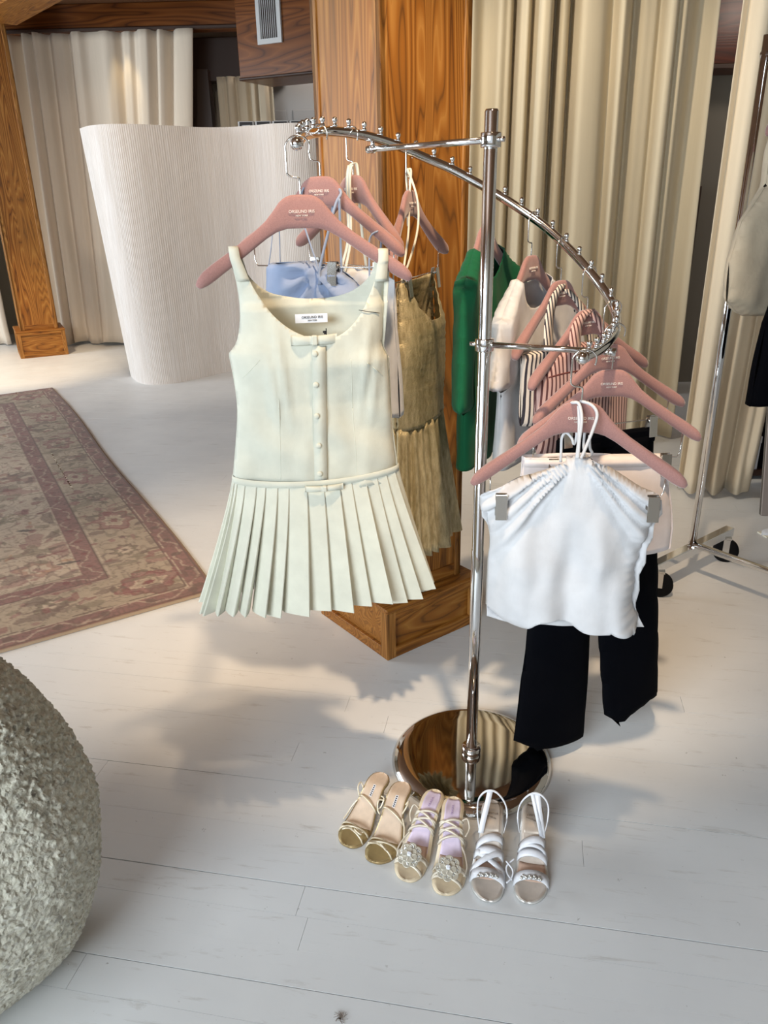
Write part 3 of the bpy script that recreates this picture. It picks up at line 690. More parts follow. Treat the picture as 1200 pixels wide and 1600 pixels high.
def curve_poly(pts, n=4):
    """smooth an open chain of points"""
    return [(p.x, p.y) for p in smooth_path([(a, b, 0) for a, b in pts], n)]
def garment_body(name, front, back, D, mat, root, wr=None, yc=0.0, step=0.011, sides=None, dfun=None):
    """front and back cloth panels that meet at the sides; D = [(z, half depth)]; wr(x, z, side) = wrinkle"""
    tabs = sides or side_tab(back or front); zt = [t[0] for t in tabs]; xl = [t[1] for t in tabs]; xr = [t[2] for t in tabs]
    Dz = sorted(D); bm = bmesh.new()
    for poly, sg in ((front, -1), (back, 1)):
        if poly is None: continue
        g = grid_panel(poly, step)
        for v in g.verts:
            x, z = v.co.x, v.co.z; a, b = np.interp(z, zt, xl), np.interp(z, zt, xr); w = min(1, abs((2 * x - a - b) / max(1e-4, b - a)))
            d = interp(z, Dz) * math.sqrt(max(0.0, 1 - w ** 2.4))
            if dfun: d = dfun(x, z, d)
            y = (yc(x, z) if callable(yc) else yc) + sg * d
            if wr: y += sg * wr(x, z, sg) * (1.0 if not dfun else min(1, d / 0.03))
            v.co = (x, y, z)
        me = bpy.data.meshes.new('t'); g.to_mesh(me); g.free(); bm.from_mesh(me); bpy.data.meshes.remove(me)
    for f in bm.faces: f.smooth = True
    me = bpy.data.meshes.new(name); bm.to_mesh(me); bm.free()
    o = link(name, me, mat, root); m = o.modifiers.new('thick', 'SOLIDIFY'); m.thickness = 0.0012; m.offset = 0
    return o
def fold(x, z, f, seed, amp): return amp * noise.noise(Vector((x * f, z * f * 0.45, seed)))
def strap_over(name, x, w, zf, zb, yf, yb, mat, root, skew=0.0):
    """band from the front of a garment over the hanger arm to its back"""
    zt = arm_top(x) + 0.002; yc = bend(x); t = interp(abs(x), HT) + 0.002
    P = [(x + skew, yf, zf), (x + skew * 0.4, yc - t, zt - 0.018), (x, yc - t * 0.7, zt - 0.003), (x, yc, zt + 0.001), (x, yc + t * 0.7, zt - 0.003), (x + skew * 0.4, yc + t, zt - 0.018), (x + skew, yb, zb)]
    return band(name, smooth_path(P, 4), (w, 0, 0), mat, root)

# ---------------------------------------------------------------- 1 mint dress
fr, hr = hanger((467, 222), 1.60, 10, 'pink flocked hanger at the raised rail end holding the pale mint dress')
dr = thing('pleated_dress', 'pale mint sleeveless mini dress with pleated skirt, bows and covered buttons', 'dress', fr.o, fr.psi)
F_ = lambda pts, yl=-0.03: fr.poly(pts, yl)
left_side = [(364, 748), (369, 690), (371, 640), (367, 600), (358, 553)]
left_arm = [(358, 553), (370, 535), (375, 505), (374, 470), (367, 430), (356, 402)]
neck = [(374, 402), (389, 436), (403, 461), (425, 490), (452, 512), (480, 524), (508, 527), (533, 518), (556, 496), (575, 465), (588, 432), (592, 402)]
right_arm = [(607, 402), (604, 440), (601, 480), (599, 520), (598, 540), (606, 556)]
right_side = [(606, 556), (609, 600), (612, 650), (617, 700), (623, 742)]
backneck = [(374, 402), (392, 436), (420, 458), (455, 467), (490, 470), (525, 467), (555, 455), (578, 432), (592, 402)]
cp = curve_poly
front = F_(left_side[:1] + cp(left_side)[1:] + cp(left_arm)[1:] + cp(neck) + cp(right_arm) + cp(right_side)[1:] + [(624, 752), (560, 760), (500, 763), (430, 760), (364, 754)])
back = F_(left_side[:1] + cp(left_side)[1:] + cp(left_arm)[1:] + cp(backneck) + cp(right_arm) + cp(right_side)[1:] + [(500, 748)], -0.0)
sides = side_tab(front)
zw = fr.px(365, 745, 0)[1]
DD = [(-1.0, 0.05), (zw, 0.043), (zw + 0.16, 0.040), (zw + 0.24, 0.052), (zw + 0.34, 0.036), (zw + 0.48, 0.016)]
ctr = fr.px(505, 640, -0.04)
def dress_wr(x, z, sg):
    y = fold(x, z, 11, 3.1, 0.011) + fold(x, z, 26, 7, 0.005)
    if sg < 0:
        for sx in (-0.075, 0.085):           # bust darts, slanting folds
            for k, (x0, ln) in enumerate(((0.0, 0.20), (0.022, 0.14))):
                q = (x - ctr[0]) - sx * (1.0 + (z - ctr[1] - 0.03) * 1.3) - x0 * (1 if sx > 0 else -1)
                if -0.05 < z - ctr[1] < ln: y += 0.009 * math.exp(-(q / 0.008) ** 2) * math.sin(max(0, min(1, (z - ctr[1] + 0.05) / (ln + 0.05))) * math.pi)
        y += 0.006 * math.sin((x * 0.8 + z) * 46) * max(0, 1 - abs(z - (zw + 0.07)) / 0.09) * (0.5 + 0.5 * noise.noise(Vector((x * 9, z * 9, 2))))
    return y
dyc = lambda x, z: bend(x) * 0.85 if z > zw + 0.36 else bend(x) * 0.85 * max(0, (z - zw - 0.1) / 0.26) - 0.008
body = garment_body('bodice', front, back, DD, M['mint'], dr, dress_wr, dyc, 0.008, sides)
for pxs in ((365, 402), (599.5, 402)):
    sx = -1 if pxs[0] < 500 else 1
    xa, za = fr.px(365 if sx < 0 else 599.5, 392, -0.035); zt = arm_top(xa) + 0.0025; yc = bend(xa); t = interp(abs(xa), HT) + 0.003
    xb, zb = fr.px(380.5 if sx < 0 else 595.5, 440, -0.035); xm, zm = fr.px(371 if sx < 0 else 598, 414, -0.035)
    P = [(xb, dyc(xb, zb) - 0.0185, zb), (xm, dyc(xm, zm) - 0.0185, zm), (xa + (xm - xa) * 0.3, yc - t - 0.001, zt - 0.020), (xa, yc - t * 0.75, zt - 0.003), (xa, yc, zt), (xa, yc + t * 0.75, zt - 0.003), (xm, yc + t, zt - 0.022), (xb, dyc(xb, zb) + 0.021, zb)]
    SP = smooth_path(P, 4); W = [Vector((w_, 0, 0)) for w_ in np.interp(np.arange(len(SP)) / 4.0, [0, 1, 2, 3, 5, 7], [0.0245, 0.0215, 0.020, 0.019, 0.019, 0.024])]
    band('strap', SP, W, M['mint'], dr)
# waist band
wl, wr_ = fr.px(364, 745, -0.03), fr.px(624, 742, -0.03)
V, F = [], []
N_ = 72
def ring(xl, xr, z, dep, yc0, sag=0.012):
    out = []
    for k in range(N_):
        a = 2 * math.pi * k / N_; c, s = math.cos(a), math.sin(a)
        out.append((((xl + xr) / 2 + (xr - xl) / 2 * c), yc0 - dep * math.copysign(abs(s) ** 0.8, s), z - sag * max(0, s) * (1 - c * c) ** 0.5))
    return out
zwl = (wl[1] + wr_[1]) / 2
for (dz, ex) in ((0.006, 0.001), (0.0045, 0.0028), (-0.0075, 0.0032), (-0.009, 0.001)):
    V += ring(wl[0] - ex, wr_[0] + ex, zwl + dz + 0.004, 0.044 + ex, -0.010)
for i in range(3):
    for k in range(N_): F.append((i * N_ + k, i * N_ + (k + 1) % N_, (i + 1) * N_ + (k + 1) % N_, (i + 1) * N_ + k))
mesh('waistband', V, F, M['mint'], dr)
# knife pleats all the way round, each a flat strip folded under its neighbour
hl, hrr = fr.px(322, 922, -0.03), fr.px(672, 903, -0.03); hz = fr.px(500, 940, -0.06)[1]
NP = 34; V, F = [], []; rows = 10; _rg = random.Random(11); _w = [_rg.uniform(0.72, 1.28) for _ in range(NP)]; _cw = np.concatenate([[0], np.cumsum(_w)]) / sum(_w) * 2 * math.pi
def skirt_pt(a, v):
    c, s = math.cos(a), math.sin(a); xl = wl[0] + (hl[0] - wl[0]) * v ** 1.15; xr = wr_[0] + (hrr[0] - wr_[0]) * v ** 1.1
    dep = 0.043 + 0.050 * v; z = zwl + (hz - zwl) * v - 0.012 * (1 - v) * max(0, s)
    return Vector(((xl + xr) / 2 + (xr - xl) / 2 * c, -0.010 - dep * math.copysign(abs(s) ** 0.85, s), z)), Vector((c * 0.6, -s, 0)).normalized()
rg = random.Random(4)
for k in range(NP):
    a0, a1 = _cw[k], _cw[k + 1]; b0 = len(V); jz = rg.uniform(-0.012, 0.007); jo = rg.uniform(0.6, 1.6); tw = rg.uniform(-0.10, 0.10)
    for j in range(rows + 1):
        v = j / rows; am = (0.003 + 0.030 * v ** 1.1) * jo
        for (f, o) in ((1.22, -0.55), (1.0, -0.15), (0.5, 0.25), (0.02, 0.62), (0.0, 0.58), (0.10, 0.05), (0.34, -0.5)):   # under-fold, face, edge, return
            p, n = skirt_pt(a0 + (a1 - a0) * (f + tw * v), v); V.append(p + n * am * o + Vector((0, 0, jz * v)))
    for j in range(rows):
        for q in range(6): F.append((b0 + j * 7 + q, b0 + j * 7 + q + 1, b0 + (j + 1) * 7 + q + 1, b0 + (j + 1) * 7 + q))
sk = mesh('pleated_skirt', V, F, M['mint'], dr, smooth=False); m = sk.modifiers.new('thick', 'SOLIDIFY'); m.thickness = 0.0012
def front_y(x, z, extra=0.0):
    a, b = np.interp(z, [t[0] for t in sides], [t[1] for t in sides]), np.interp(z, [t[0] for t in sides], [t[2] for t in sides]); w = min(1, abs((2 * x - a - b) / (b - a)))
    return dyc(x, z) - interp(z, sorted(DD)) * math.sqrt(max(0, 1 - w ** 2.4)) - dress_wr(x, z, -1) - extra
P = []; 
for k in range(22):
    py = 540 + (757 - 540) * k / 21; x, z = fr.px(497.5 + 4.5 * k / 21, py, -0.055); P.append((x, front_y(x, z, 0.0032), z))
band('placket', P, (0.027, 0, 0), M['mint'], dr, 0.0012)
for sm in (((437, 655), (438, 700), (439, 750)), ((552, 640), (556, 700), (558, 748)), ((380, 592), (393, 577), (406, 562)), ((573, 566), (587, 577), (600, 589)), ((430, 560), (434, 600), (437, 655)), ((548, 560), (550, 600), (552, 640))):
    P = smooth_path([(lambda q: (q[0], front_y(q[0], q[1], 0.0004), q[1]))(fr.px(a, b, -0.05)) for a, b in sm], 8)
    P = [Vector((p.x, front_y(p.x, p.z, 0.0003), p.z)) for p in P]
    tube('seam', P, 0.0009, M['mint'], dr, 5)
for (bx, by) in ((491, 552), (493, 601), (494.5, 650), (498, 697), (499.5, 741)):
    x, z = fr.px(bx, by, -0.055); bm = bmesh.new(); bmesh.ops.create_uvsphere(bm, u_segments=14, v_segments=8, radius=0.0062); bmesh.ops.scale(bm, vec=(1, 0.42, 1), verts=bm.verts)
    bmobj('button', bm, M['mint'], dr, True, (x, front_y(x, z, 0.0065), z))
def bow(px, py, w, h, knot, yy=None):
    x, z = fr.px(px, py, -0.055); y = (front_y(x, z, 0.004) if yy is None else yy)
    b = thing('bow', None, None); b.parent = dr; b.location = (x, y, z)
    for sx in (-1, 1):
        V, F = [], []
        for i in range(9):
            t = i / 8; xx = sx * (knot + (w - knot) * t); th = 0.0045 * math.sin(math.pi * (0.15 + 0.85 * t)) + 0.0012; hh = h * (0.86 + 0.14 * t)
            for (dy, dz) in ((-th, -0.7), (-th, 0.7), (-th * 0.3, 1), (th * 0.6, 0.9), (th * 0.6, -0.9), (-th * 0.3, -1)): V.append((xx, dy + 0.010 * t * t * 0.6, dz * hh / 2))
        for i in range(8):
            for k in range(6): F.append((i * 6 + k, i * 6 + (k + 1) % 6, (i + 1) * 6 + (k + 1) % 6, (i + 1) * 6 + k))
        F += [tuple(range(6)), tuple(48 + k for k in range(6))[::-1]]
        mesh('loop', V, F, M['mint'], b)
    bm = bmesh.new(); add_box(bm, (-knot, -0.006, -h * 0.46), (knot, 0.004, h * 0.46), None, 0.002); bmobj('knot', bm, M['mint'], b)
bow(491, 531, 0.046, 0.021, 0.006); bow(506, 760, 0.041, 0.014, 0.005, -0.068)
# label inside the back, lettering on it, black security tag
x, z = fr.px(485, 495, 0.02); yb = dyc(x, z) + 0.008
lb = box('label', (-0.033, -0.0006, -0.009), (0.033, 0.0006, 0.009), M['label'], dr); lb.location = (x, yb, z)
lt = merge_meshes([(text_mesh('ORSEUND IRIS', 0.0068, 0.0002), Matrix.Translation((0.002, -0.0012, 0.002)) @ RX), (text_mesh('NEW YORK', 0.0036, 0.0002), Matrix.Translation((0.002, -0.0012, -0.0042)) @ RX)]); link('lettering', lt, M['ink_black'], lb)
x, z = fr.px(509, 518, 0.0); bm = bmesh.new(); add_box(bm, (-0.001, -0.001, -0.008), (0.001, 0.001, 0.008)); add_box(bm, (-0.007, -0.001, -0.001), (0.001, 0.001, 0.003)); add_box(bm, (-0.005, -0.001, -0.004), (-0.001, 0.001, -0.001))
bmobj('tag_pin', bm, M['ink_black'], dr, False, (x, yb - 0.010, z))
xa, za = fr.px(560, 484, -0.045); xb, zb = fr.px(594, 490, -0.045); tube('thread', [(xa, front_y(xa, za, 0.002), za), ((xa + xb) / 2, front_y((xa + xb) / 2, (za + zb) / 2, 0.003), (za + zb) / 2), (xb, front_y(xb, zb, 0.003), zb)], 0.0007, M['ink_black'], dr, 5)

# ---------------------------------------------------------------- 2 blue halter top
fr, hr = hanger((497, 204), 1.85, -24, 'pink flocked hanger with blue cords looped over its arms', clip=(-0.285, 0.04))
bt = thing('halter_top', 'light blue gathered halter top with thin blue cords behind the mint dress', 'top', fr.o, fr.psi)
top = [(410, 436), (412, 414), (440, 412), (478, 409), (500, 415), (520, 420), (545, 436), (566, 465)]
pf = fr.poly(curve_poly(top, 3) + [(560, 560), (505, 575), (450, 570), (408, 560)], -0.03)
cx, cz = fr.px(498, 425, -0.03)
def blue_wr(x, z, sg):
    if sg > 0: return fold(x, z, 14, 1, 0.005)
    dx, dz = x - cx, z - cz; r = math.hypot(dx, dz) + 1e-4; th = math.atan2(dx, -dz)
    return 0.020 * math.sin(th * 9 + 2 * noise.noise(Vector((dx * 10, dz * 10, 0)))) * math.exp(-r / 0.09) * min(1, r / 0.015) + fold(x, z, 16, 5, 0.011)
garment_body('bodice', pf, pf, [(-1, 0.05), (-0.3, 0.04), (-0.2, 0.012)], M['blue'], bt, blue_wr, -0.01, 0.009)
# channel cords down the centre and loops up to the hanger
def cord(pts, r=0.0022, mat='bluecord', root=None, fr_=None):
    P = [Vector((*(lambda q: (q[0], y, q[1]))((fr_ or fr).px(a, b, y)),)) for a, b, y in pts]; return tube('cord', smooth_path(P, 6), r, M[mat], root, 6)
cord([(498, 445, -0.05), (497, 418, -0.046), (478, 360, -0.04), (470, 330, -0.028), (472, 300, -0.014), (478, 292, 0.0), (480, 300, 0.012), (482, 330, 0.02)], root=bt)
cord([(500, 445, -0.05), (500, 418, -0.046), (515, 355, -0.04), (525, 318, -0.03), (533, 302, -0.018), (529, 295, 0.0), (524, 300, 0.012), (518, 340, 0.02)], 0.0032, root=bt)
cord([(530, 310, -0.026), (532, 360, -0.02), (533, 400, -0.018), (534, 438, -0.018)], 0.003, root=bt)
cord([(578, 470, -0.03), (577, 400, -0.034), (578, 372, -0.034), (588, 362, -0.03), (596, 366, -0.012), (594, 400, 0.0), (590, 470, 0.01)], root=bt)
cord([(420, 414, -0.02), (424, 385, -0.03), (428, 345, -0.03), (432, 338, -0.012), (436, 350, 0.0), (438, 414, 0.01)], 0.0012, root=bt)

# ---------------------------------------------------------------- 3 white halter on clips
fr, hr = hanger((553, 206), 1.96, -52, 'pink flocked hanger with white straps hung on its hook', clip=(-0.295, -0.13, 0.13))
wt = thing('halter_top', 'white halter top with two ivory straps, clipped between the blue top and gold dress', 'top', fr.o, fr.psi)
pf = [(-0.17, -0.62), (-0.165, -0.31), (-0.12, -0.302), (0.0, -0.30), (0.12, -0.305), (0.17, -0.32), (0.185, -0.64), (0.0, -0.65)]
garment_body('bodice', pf, pf, [(-1, 0.05), (-0.45, 0.045), (-0.29, 0.012)], M['white'], wt, lambda x, z, s: fold(x, z, 14, 9, 0.008) + 0.003 * math.sin(x * 120), -0.018, 0.012)
for dx in (-0.004, 0.006):
    band('strap', smooth_path([(dx - 0.004, -0.006, -0.075), (dx - 0.001, -0.014, -0.10), (dx + 0.0, -0.016, -0.16), (dx + 0.002, -0.02, -0.24), (dx * 2, -0.045, -0.315)], 4), (0.0085, 0, 0), M['cream'], wt)
band('strap', smooth_path([(-0.004, -0.006, -0.075), (0.0, 0.003, -0.070), (0.004, 0.010, -0.085), (0.004, 0.016, -0.2), (0.004, 0.03, -0.315)], 4), (0.0085, 0, 0), M['cream'], wt)

# ---------------------------------------------------------------- 4 gold dress
fr, hr = hanger((640, 237), 2.062, 68, 'pink flocked hanger holding the gold dress by clips', clip=(-0.30, 0.11, -0.11))
gd = thing('gold_dress', 'metallic gold sleeveless dress with gathered skirt hanging before the oak column', 'dress', fr.o, fr.psi)
gf = [(-0.155, -0.67), (-0.165, -0.50), (-0.15, -0.42), (-0.135, -0.34), (-0.13, -0.305), (-0.11, -0.305), (-0.08, -0.37), (-0.03, -0.405), (0.03, -0.405), (0.08, -0.37), (0.11, -0.305), (0.13, -0.305), (0.135, -0.34), (0.15, -0.42), (0.165, -0.50), (0.155, -0.67)]
gb = [(-0.155, -0.67), (-0.165, -0.50), (-0.15, -0.42), (-0.135, -0.34), (-0.13, -0.305), (-0.06, -0.312), (0.06, -0.312), (0.13, -0.305), (0.135, -0.34), (0.15, -0.42), (0.165, -0.50), (0.155, -0.67)]
garment_body('bodice', gf, gb, [(-1, 0.055), (-0.6, 0.055), (-0.42, 0.06), (-0.3, 0.018)], M['gold'], gd, lambda x, z, s: fold(x, z, 22, 4, 0.006) + 0.0015 * math.sin(z * 260 + 3 * noise.noise(Vector((x * 20, z * 5, 0)))), -0.018, 0.010)
V, F = [], []; nu, nv = 220, 16
for j in range(nv + 1):
    v = j / nv
    for i in range(nu):
        a = 2 * math.pi * i / nu; c, s = math.cos(a), math.sin(a)
        g = (0.006 + 0.016 * v) * (math.sin(a * 23 + 2 * math.sin(a * 3)) * 0.6 + 0.4 * math.sin(a * 11 + 1)) * (1 if v > 0.02 else 0.4)
        V.append(((0.155 + 0.055 * v + g) * c, -0.018 - (0.055 + 0.045 * v + g) * s, -0.665 - 0.36 * v + 0.006 * math.sin(a * 9) * v))
for j in range(nv):
    for i in range(nu): F.append((j * nu + i, j * nu + (i + 1) % nu, (j + 1) * nu + (i + 1) % nu, (j + 1) * nu + i))
sk = mesh('gathered_skirt', V, F, M['gold'], gd); m = sk.modifiers.new('thick', 'SOLIDIFY'); m.thickness = 0.0012
for (o1, o2) in ((-0.012, 0.004), (0.010, -0.004)):
    tube('hanging_loop', smooth_path([(-0.12, -0.02, -0.31), (-0.04, -0.02 + o1, -0.2), (-0.01, -0.012 + o1, -0.12), (0.0, o2, -0.052), (0.01, 0.012, -0.06), (0.012, 0.010, -0.11), (0.02, 0.012, -0.18)], 6), 0.0028, M['cream'], gd, 6)

# ---------------------------------------------------------------- tees
def tee(root, mat, hem, sl_out, sl_in, sleeve, seed, width=0.165, neck=0.085, dep=0.038):
    def half(nz): return [(neck, HEAD + interp(neck, HU) + 0.008), (0.13, arm_top(0.13) + 0.008), (0.19, arm_top(0.19) + 0.009), (0.222, arm_top(0.2) - 0.004), (0.236, -0.28), (sl_out, sleeve + 0.02), (sl_in, sleeve), (width + 0.004, -0.385), (width - 0.004, -0.42), (width, hem)]
    def poly(nz):
        h = half(nz); nk = [(neck * math.cos(t), nz + (h[0][1] - nz) * (1 - math.sin(t))) for t in np.linspace(0.15, math.pi - 0.15, 9)]
        return h[::-1] + [] if False else [(-x, z) for x, z in h[::-1]] + nk[::-1] + h
    tabs = side_tab(poly(-0.20))
    def dfun(x, z, d):
        if abs(x) > 0.2125: return d
        de = arm_top(x) + 0.008 - z; dt = (interp(abs(x), HT) + 0.011) * math.sqrt(max(0.0, min(1.0, de / 0.010)))
        k = max(0, min(1, (de - 0.05) / 0.12)); return dt * (1 - k) + d * k
    return garment_body('body', poly(-0.225), poly(-0.165), [(-1, dep), (-0.45, dep), (-0.33, dep * 1.1), (-0.22, 0.020), (-0.12, 0.014)], mat, root, lambda x, z, s: fold(x, z, 13, seed, 0.010) + fold(x, z, 34, seed + 2, 0.003), lambda x, z: bend(x), 0.010, tabs, dfun)
fr, hr = hanger((757, 293), 2.08, 62, 'pink flocked hanger behind the chrome pole holding the green top')
g = thing('short_sleeve_top', 'emerald green elbow-sleeved top hanging behind the chrome pole', 'top', fr.o, fr.psi)
tee(g, M['green'], -0.70, 0.275, 0.185, -0.535, 5, 0.17)
fr, hr = hanger((833, 341), 2.04, 54, 'pink flocked hanger holding the plain white tee')
w = thing('tee_shirt', 'plain white short-sleeved tee hanging between green top and striped tops', 'shirt', fr.o, fr.psi)
tee(w, M['white'], -0.615, 0.285, 0.20, -0.40, 11, 0.18)

# ---------------------------------------------------------------- 7, 8 striped tops
def striped(fr, root, mat, mat2, body, straps, seed):
    pf = fr.poly(body, -0.03)
    garment_body('bodice', pf, pf, [(-1, 0.032), (-0.40, 0.032), (-0.30, 0.026), (-0.2, 0.015)], mat, root, lambda x, z, s: fold(x, z, 14, seed, 0.006), -0.012, 0.010)
    for st in straps:
        P = [Vector((*fr.px(a, b, y)[:1], y, fr.px(a, b, y)[1])) for a, b, y in st[0]]; W = [Vector((ww, 0, 0)) for ww in np.interp(np.linspace(0, 1, len(smooth_path(P, 5))), [0, 1], st[1])]
        band('strap', smooth_path(P, 5), W, mat2, root)
fr, hr = hanger((877, 380), 1.985, 42, 'pink flocked hanger under the broad navy striped halter straps')
s1 = thing('striped_halter', 'cream halter top with navy stripes beside the white tee', 'top', fr.o, fr.psi)
striped(fr, s1, M['stripe_navy'], M['stripe_navy'], [(822, 640), (824, 558), (850, 545), (890, 540), (925, 548), (950, 575), (945, 665), (822, 668)],
        [([(857, 548, -0.045), (858, 500, -0.03), (866, 465, -0.018), (876, 449, -0.010), (880, 443, 0.0), (884, 449, 0.010), (900, 480, 0.014), (915, 520, 0.02)], (0.036, 0.028)), ([(884, 452, -0.008), (905, 475, -0.02), (922, 520, -0.03), (925, 550, -0.04)], (0.024, 0.030))], 3)
fr, hr = hanger((918, 421), 1.915, 34, 'pink flocked hanger under the dusty pink striped halter straps')
s2 = thing('striped_halter', 'dusty pink halter top with brown stripes and a dark piped seam', 'top', fr.o, fr.psi)
striped(fr, s2, M['stripe_pink'], M['stripe_pink'], [(842, 690), (845, 600), (872, 560), (905, 536), (950, 536), (975, 570), (988, 620), (983, 702), (900, 712), (848, 715)],
        [([(898, 548, -0.045), (900, 515, -0.03), (909, 496, -0.018), (917, 488, -0.010), (921, 484, 0.0), (926, 490, 0.010), (940, 520, 0.014), (950, 560, 0.02)], (0.040, 0.030)), ([(922, 487, -0.008), (938, 505, -0.02), (948, 530, -0.03), (950, 548, -0.04)], (0.026, 0.032))], 8)
P = [(*fr.px(a, b, -0.062)[:1], -0.062, fr.px(a, b, -0.062)[1]) for a, b in ((858, 590), (890, 582), (930, 578), (960, 582))]
tube('piping', smooth_path(P, 5), 0.0022, plain('brown_piping', lin(98, 48, 44), 0.7), s2, 6)

# ---------------------------------------------------------------- 9 black trousers
fr, hr = hanger((957, 479), 1.82, 19, 'pink flocked hanger with the black trousers clipped beneath it', clip=(-0.285, -0.12, 0.12))
tr = thing('trousers', 'black flared trousers hung from clips behind the white skirt', 'trousers', fr.o, fr.psi)
pp = lambda pts: fr.poly(pts, 0.0)
wa, wb = fr.px(850, 694), fr.px(1040, 655)
cxm = 0.0
lleg = [(-0.135, -0.325), (0.0, -0.325), (0.0, -0.58)] + pp([(924, 880), (915, 965), (906, 1138), (868, 1151), (830, 1162), (797, 1150), (822, 960), (836, 860)]) + [(-0.155, -0.5)]
rleg = [(0.0, -0.58), (0.0, -0.325), (0.14, -0.325), (0.16, -0.5)] + pp([(1018, 868), (1019, 970), (1020, 1075), (985, 1095), (952, 1118), (938, 1110), (928, 970), (926, 880)])
for nm, lg in (('leg', lleg), ('leg', rleg)):
    garment_body(nm, lg, lg, [(-1.5, 0.030), (-0.6, 0.045), (-0.33, 0.014), (-0.3, 0.010)], M['black'], tr, lambda x, z, s: fold(x, z, 9, 2, 0.006), -0.02, 0.016)
bm = bmesh.new(); add_box(bm, (-0.137, -0.031, -0.345), (0.142, -0.010, -0.305), None, 0.006); bmobj('waistband', bm, M['black'], tr)

# ---------------------------------------------------------------- 10 white skirt
fr, hr = hanger((950, 517), 1.70, 3, 'pink flocked hanger with the white mini skirt clipped beneath it', clip=(-0.300, -0.128, 0.135))
ws = thing('mini_skirt', 'plain off-white mini skirt clipped behind the white ruched top', 'skirt', fr.o, fr.psi)
pf = fr.poly([(818, 735), (819, 717), (880, 716), (960, 714), (1040, 713), (1046, 735), (1054, 790), (1056, 830), (1052, 862), (1000, 869), (930, 872), (850, 872), (812, 868), (810, 800)], -0.04)
garment_body('body', pf, pf, [(-1, 0.05), (-0.40, 0.042), (-0.31, 0.018)], M['offwhite'], ws, lambda x, z, s: fold(x, z, 8, 6, 0.006), -0.02, 0.012)
x0, z0 = fr.px(819, 719, -0.03); x1, z1 = fr.px(1040, 715, -0.03)
band('waistband', [(x0 + 0.002, -0.03, z0 - 0.008), (x0 + 0.06, -0.04, z0 - 0.008), ((x0 + x1) / 2, -0.043, (z0 + z1) / 2 - 0.008), (x1 - 0.06, -0.04, z1 - 0.008), (x1 - 0.002, -0.03, z1 - 0.008)], (0, 0, 0.018), M['offwhite'], ws)

# ---------------------------------------------------------------- 11 white ruched halter top
fr, hr = hanger((914, 556), 1.47, -5, 'pink flocked hanger at the lowered rail end holding the white ruched halter', clip=(-0.285, -0.150, 0.147), clip_y=-0.046)
wh = thing('ruched_halter', 'white ruched halter crop top clipped by its sides at the rail end', 'top', fr.o, fr.psi)
Fp = lambda pts, y=-0.035: fr.poly(pts, y)
ltop = [(752, 800), (752, 776), (790, 762), (835, 745), (880, 724), (904, 713)]
rtop = [(904, 713), (932, 722), (975, 748), (1005, 766), (1031, 777), (1032, 798)]
rside = [(1032, 798), (1018, 815), (1016, 834), (1006, 850), (1005, 872), (995, 890), (996, 915), (990, 935), (992, 950), (1003, 972)]
hem_f = [(1003, 972), (990, 980), (965, 977), (930, 974), (907, 972), (885, 962), (860, 955), (838, 957), (822, 968), (800, 971), (778, 966), (760, 955)]
lside = [(760, 955), (761, 920), (763, 880), (766, 845), (762, 815), (752, 800)]
hem_b = [(1003, 972), (960, 974), (905, 972), (850, 968), (800, 966), (760, 955)]
pf = Fp(cp(ltop, 3) + cp(rtop, 3)[1:] + cp(rside, 2)[1:] + cp(hem_f, 3)[1:] + cp(lside, 3)[1:-1])
btop = [(752, 776), (800, 768), (905, 765), (980, 770), (1031, 777)]
pb = Fp([(752, 800)] + btop + cp(rside, 2) + cp(hem_b, 3)[1:] + cp(lside, 3)[1:-1], 0.0)
cx, cz = fr.px(906, 722, -0.05)
def ruche(x, z, sg):
    y = fold(x, z, 12, 21, 0.009) + fold(x, z, 30, 2, 0.004)
    if sg > 0: return y
    dx, dz = x - cx, z - cz; r = math.hypot(dx, dz); th = math.atan2(dx, -dz + 0.02)
    fan = math.atan2(abs(dx), max(0.004, -(dz - 0.012)))          # 0 straight down .. 1.2 along the top edge
    m = max(0.0, min(1.0, (fan - 0.50) / 0.25)) * min(1, r / 0.02) * (1.0 - 0.45 * min(1, r / 0.19))
    wob = 1.6 * noise.noise(Vector((x * 10, z * 10, 4 if dx > 0 else 9)))
    y += 0.017 * m * math.sin(fan * 40 + wob + (0.8 if dx > 0 else 0)) + 0.003 * m * math.sin(fan * 75 + wob * 2)
    y += 0.012 * math.exp(-((fan - 0.72) / 0.09) ** 2) * min(1, r / 0.05)
    y += 0.002 * math.sin(dx * 420) * math.exp(-r / 0.03)
    low = max(0, min(1, (-dz - 0.10) / 0.12))
    y += 0.020 * low * (math.sin(dx * 40 + 0.6 + z * 4) * 0.55 + math.sin(dx * 77 + 1.7 - z * 6) * 0.35 + noise.noise(Vector((x * 22, z * 5, 3))) * 0.6)
    if dx > 0.11: y += 0.0028 * math.sin(z * 330 + 3 * noise.noise(Vector((z * 20, 0, 0)))) * min(1, (dx - 0.10) / 0.03) * low
    return y
garment_body('body', pf, pb, [(-1, 0.060), (-0.55, 0.058), (-0.42, 0.048), (-0.30, 0.030), (-0.2, 0.022)], M['white'], wh, ruche, -0.02, 0.0052, side_tab(pb + []) if False else side_tab(pf))
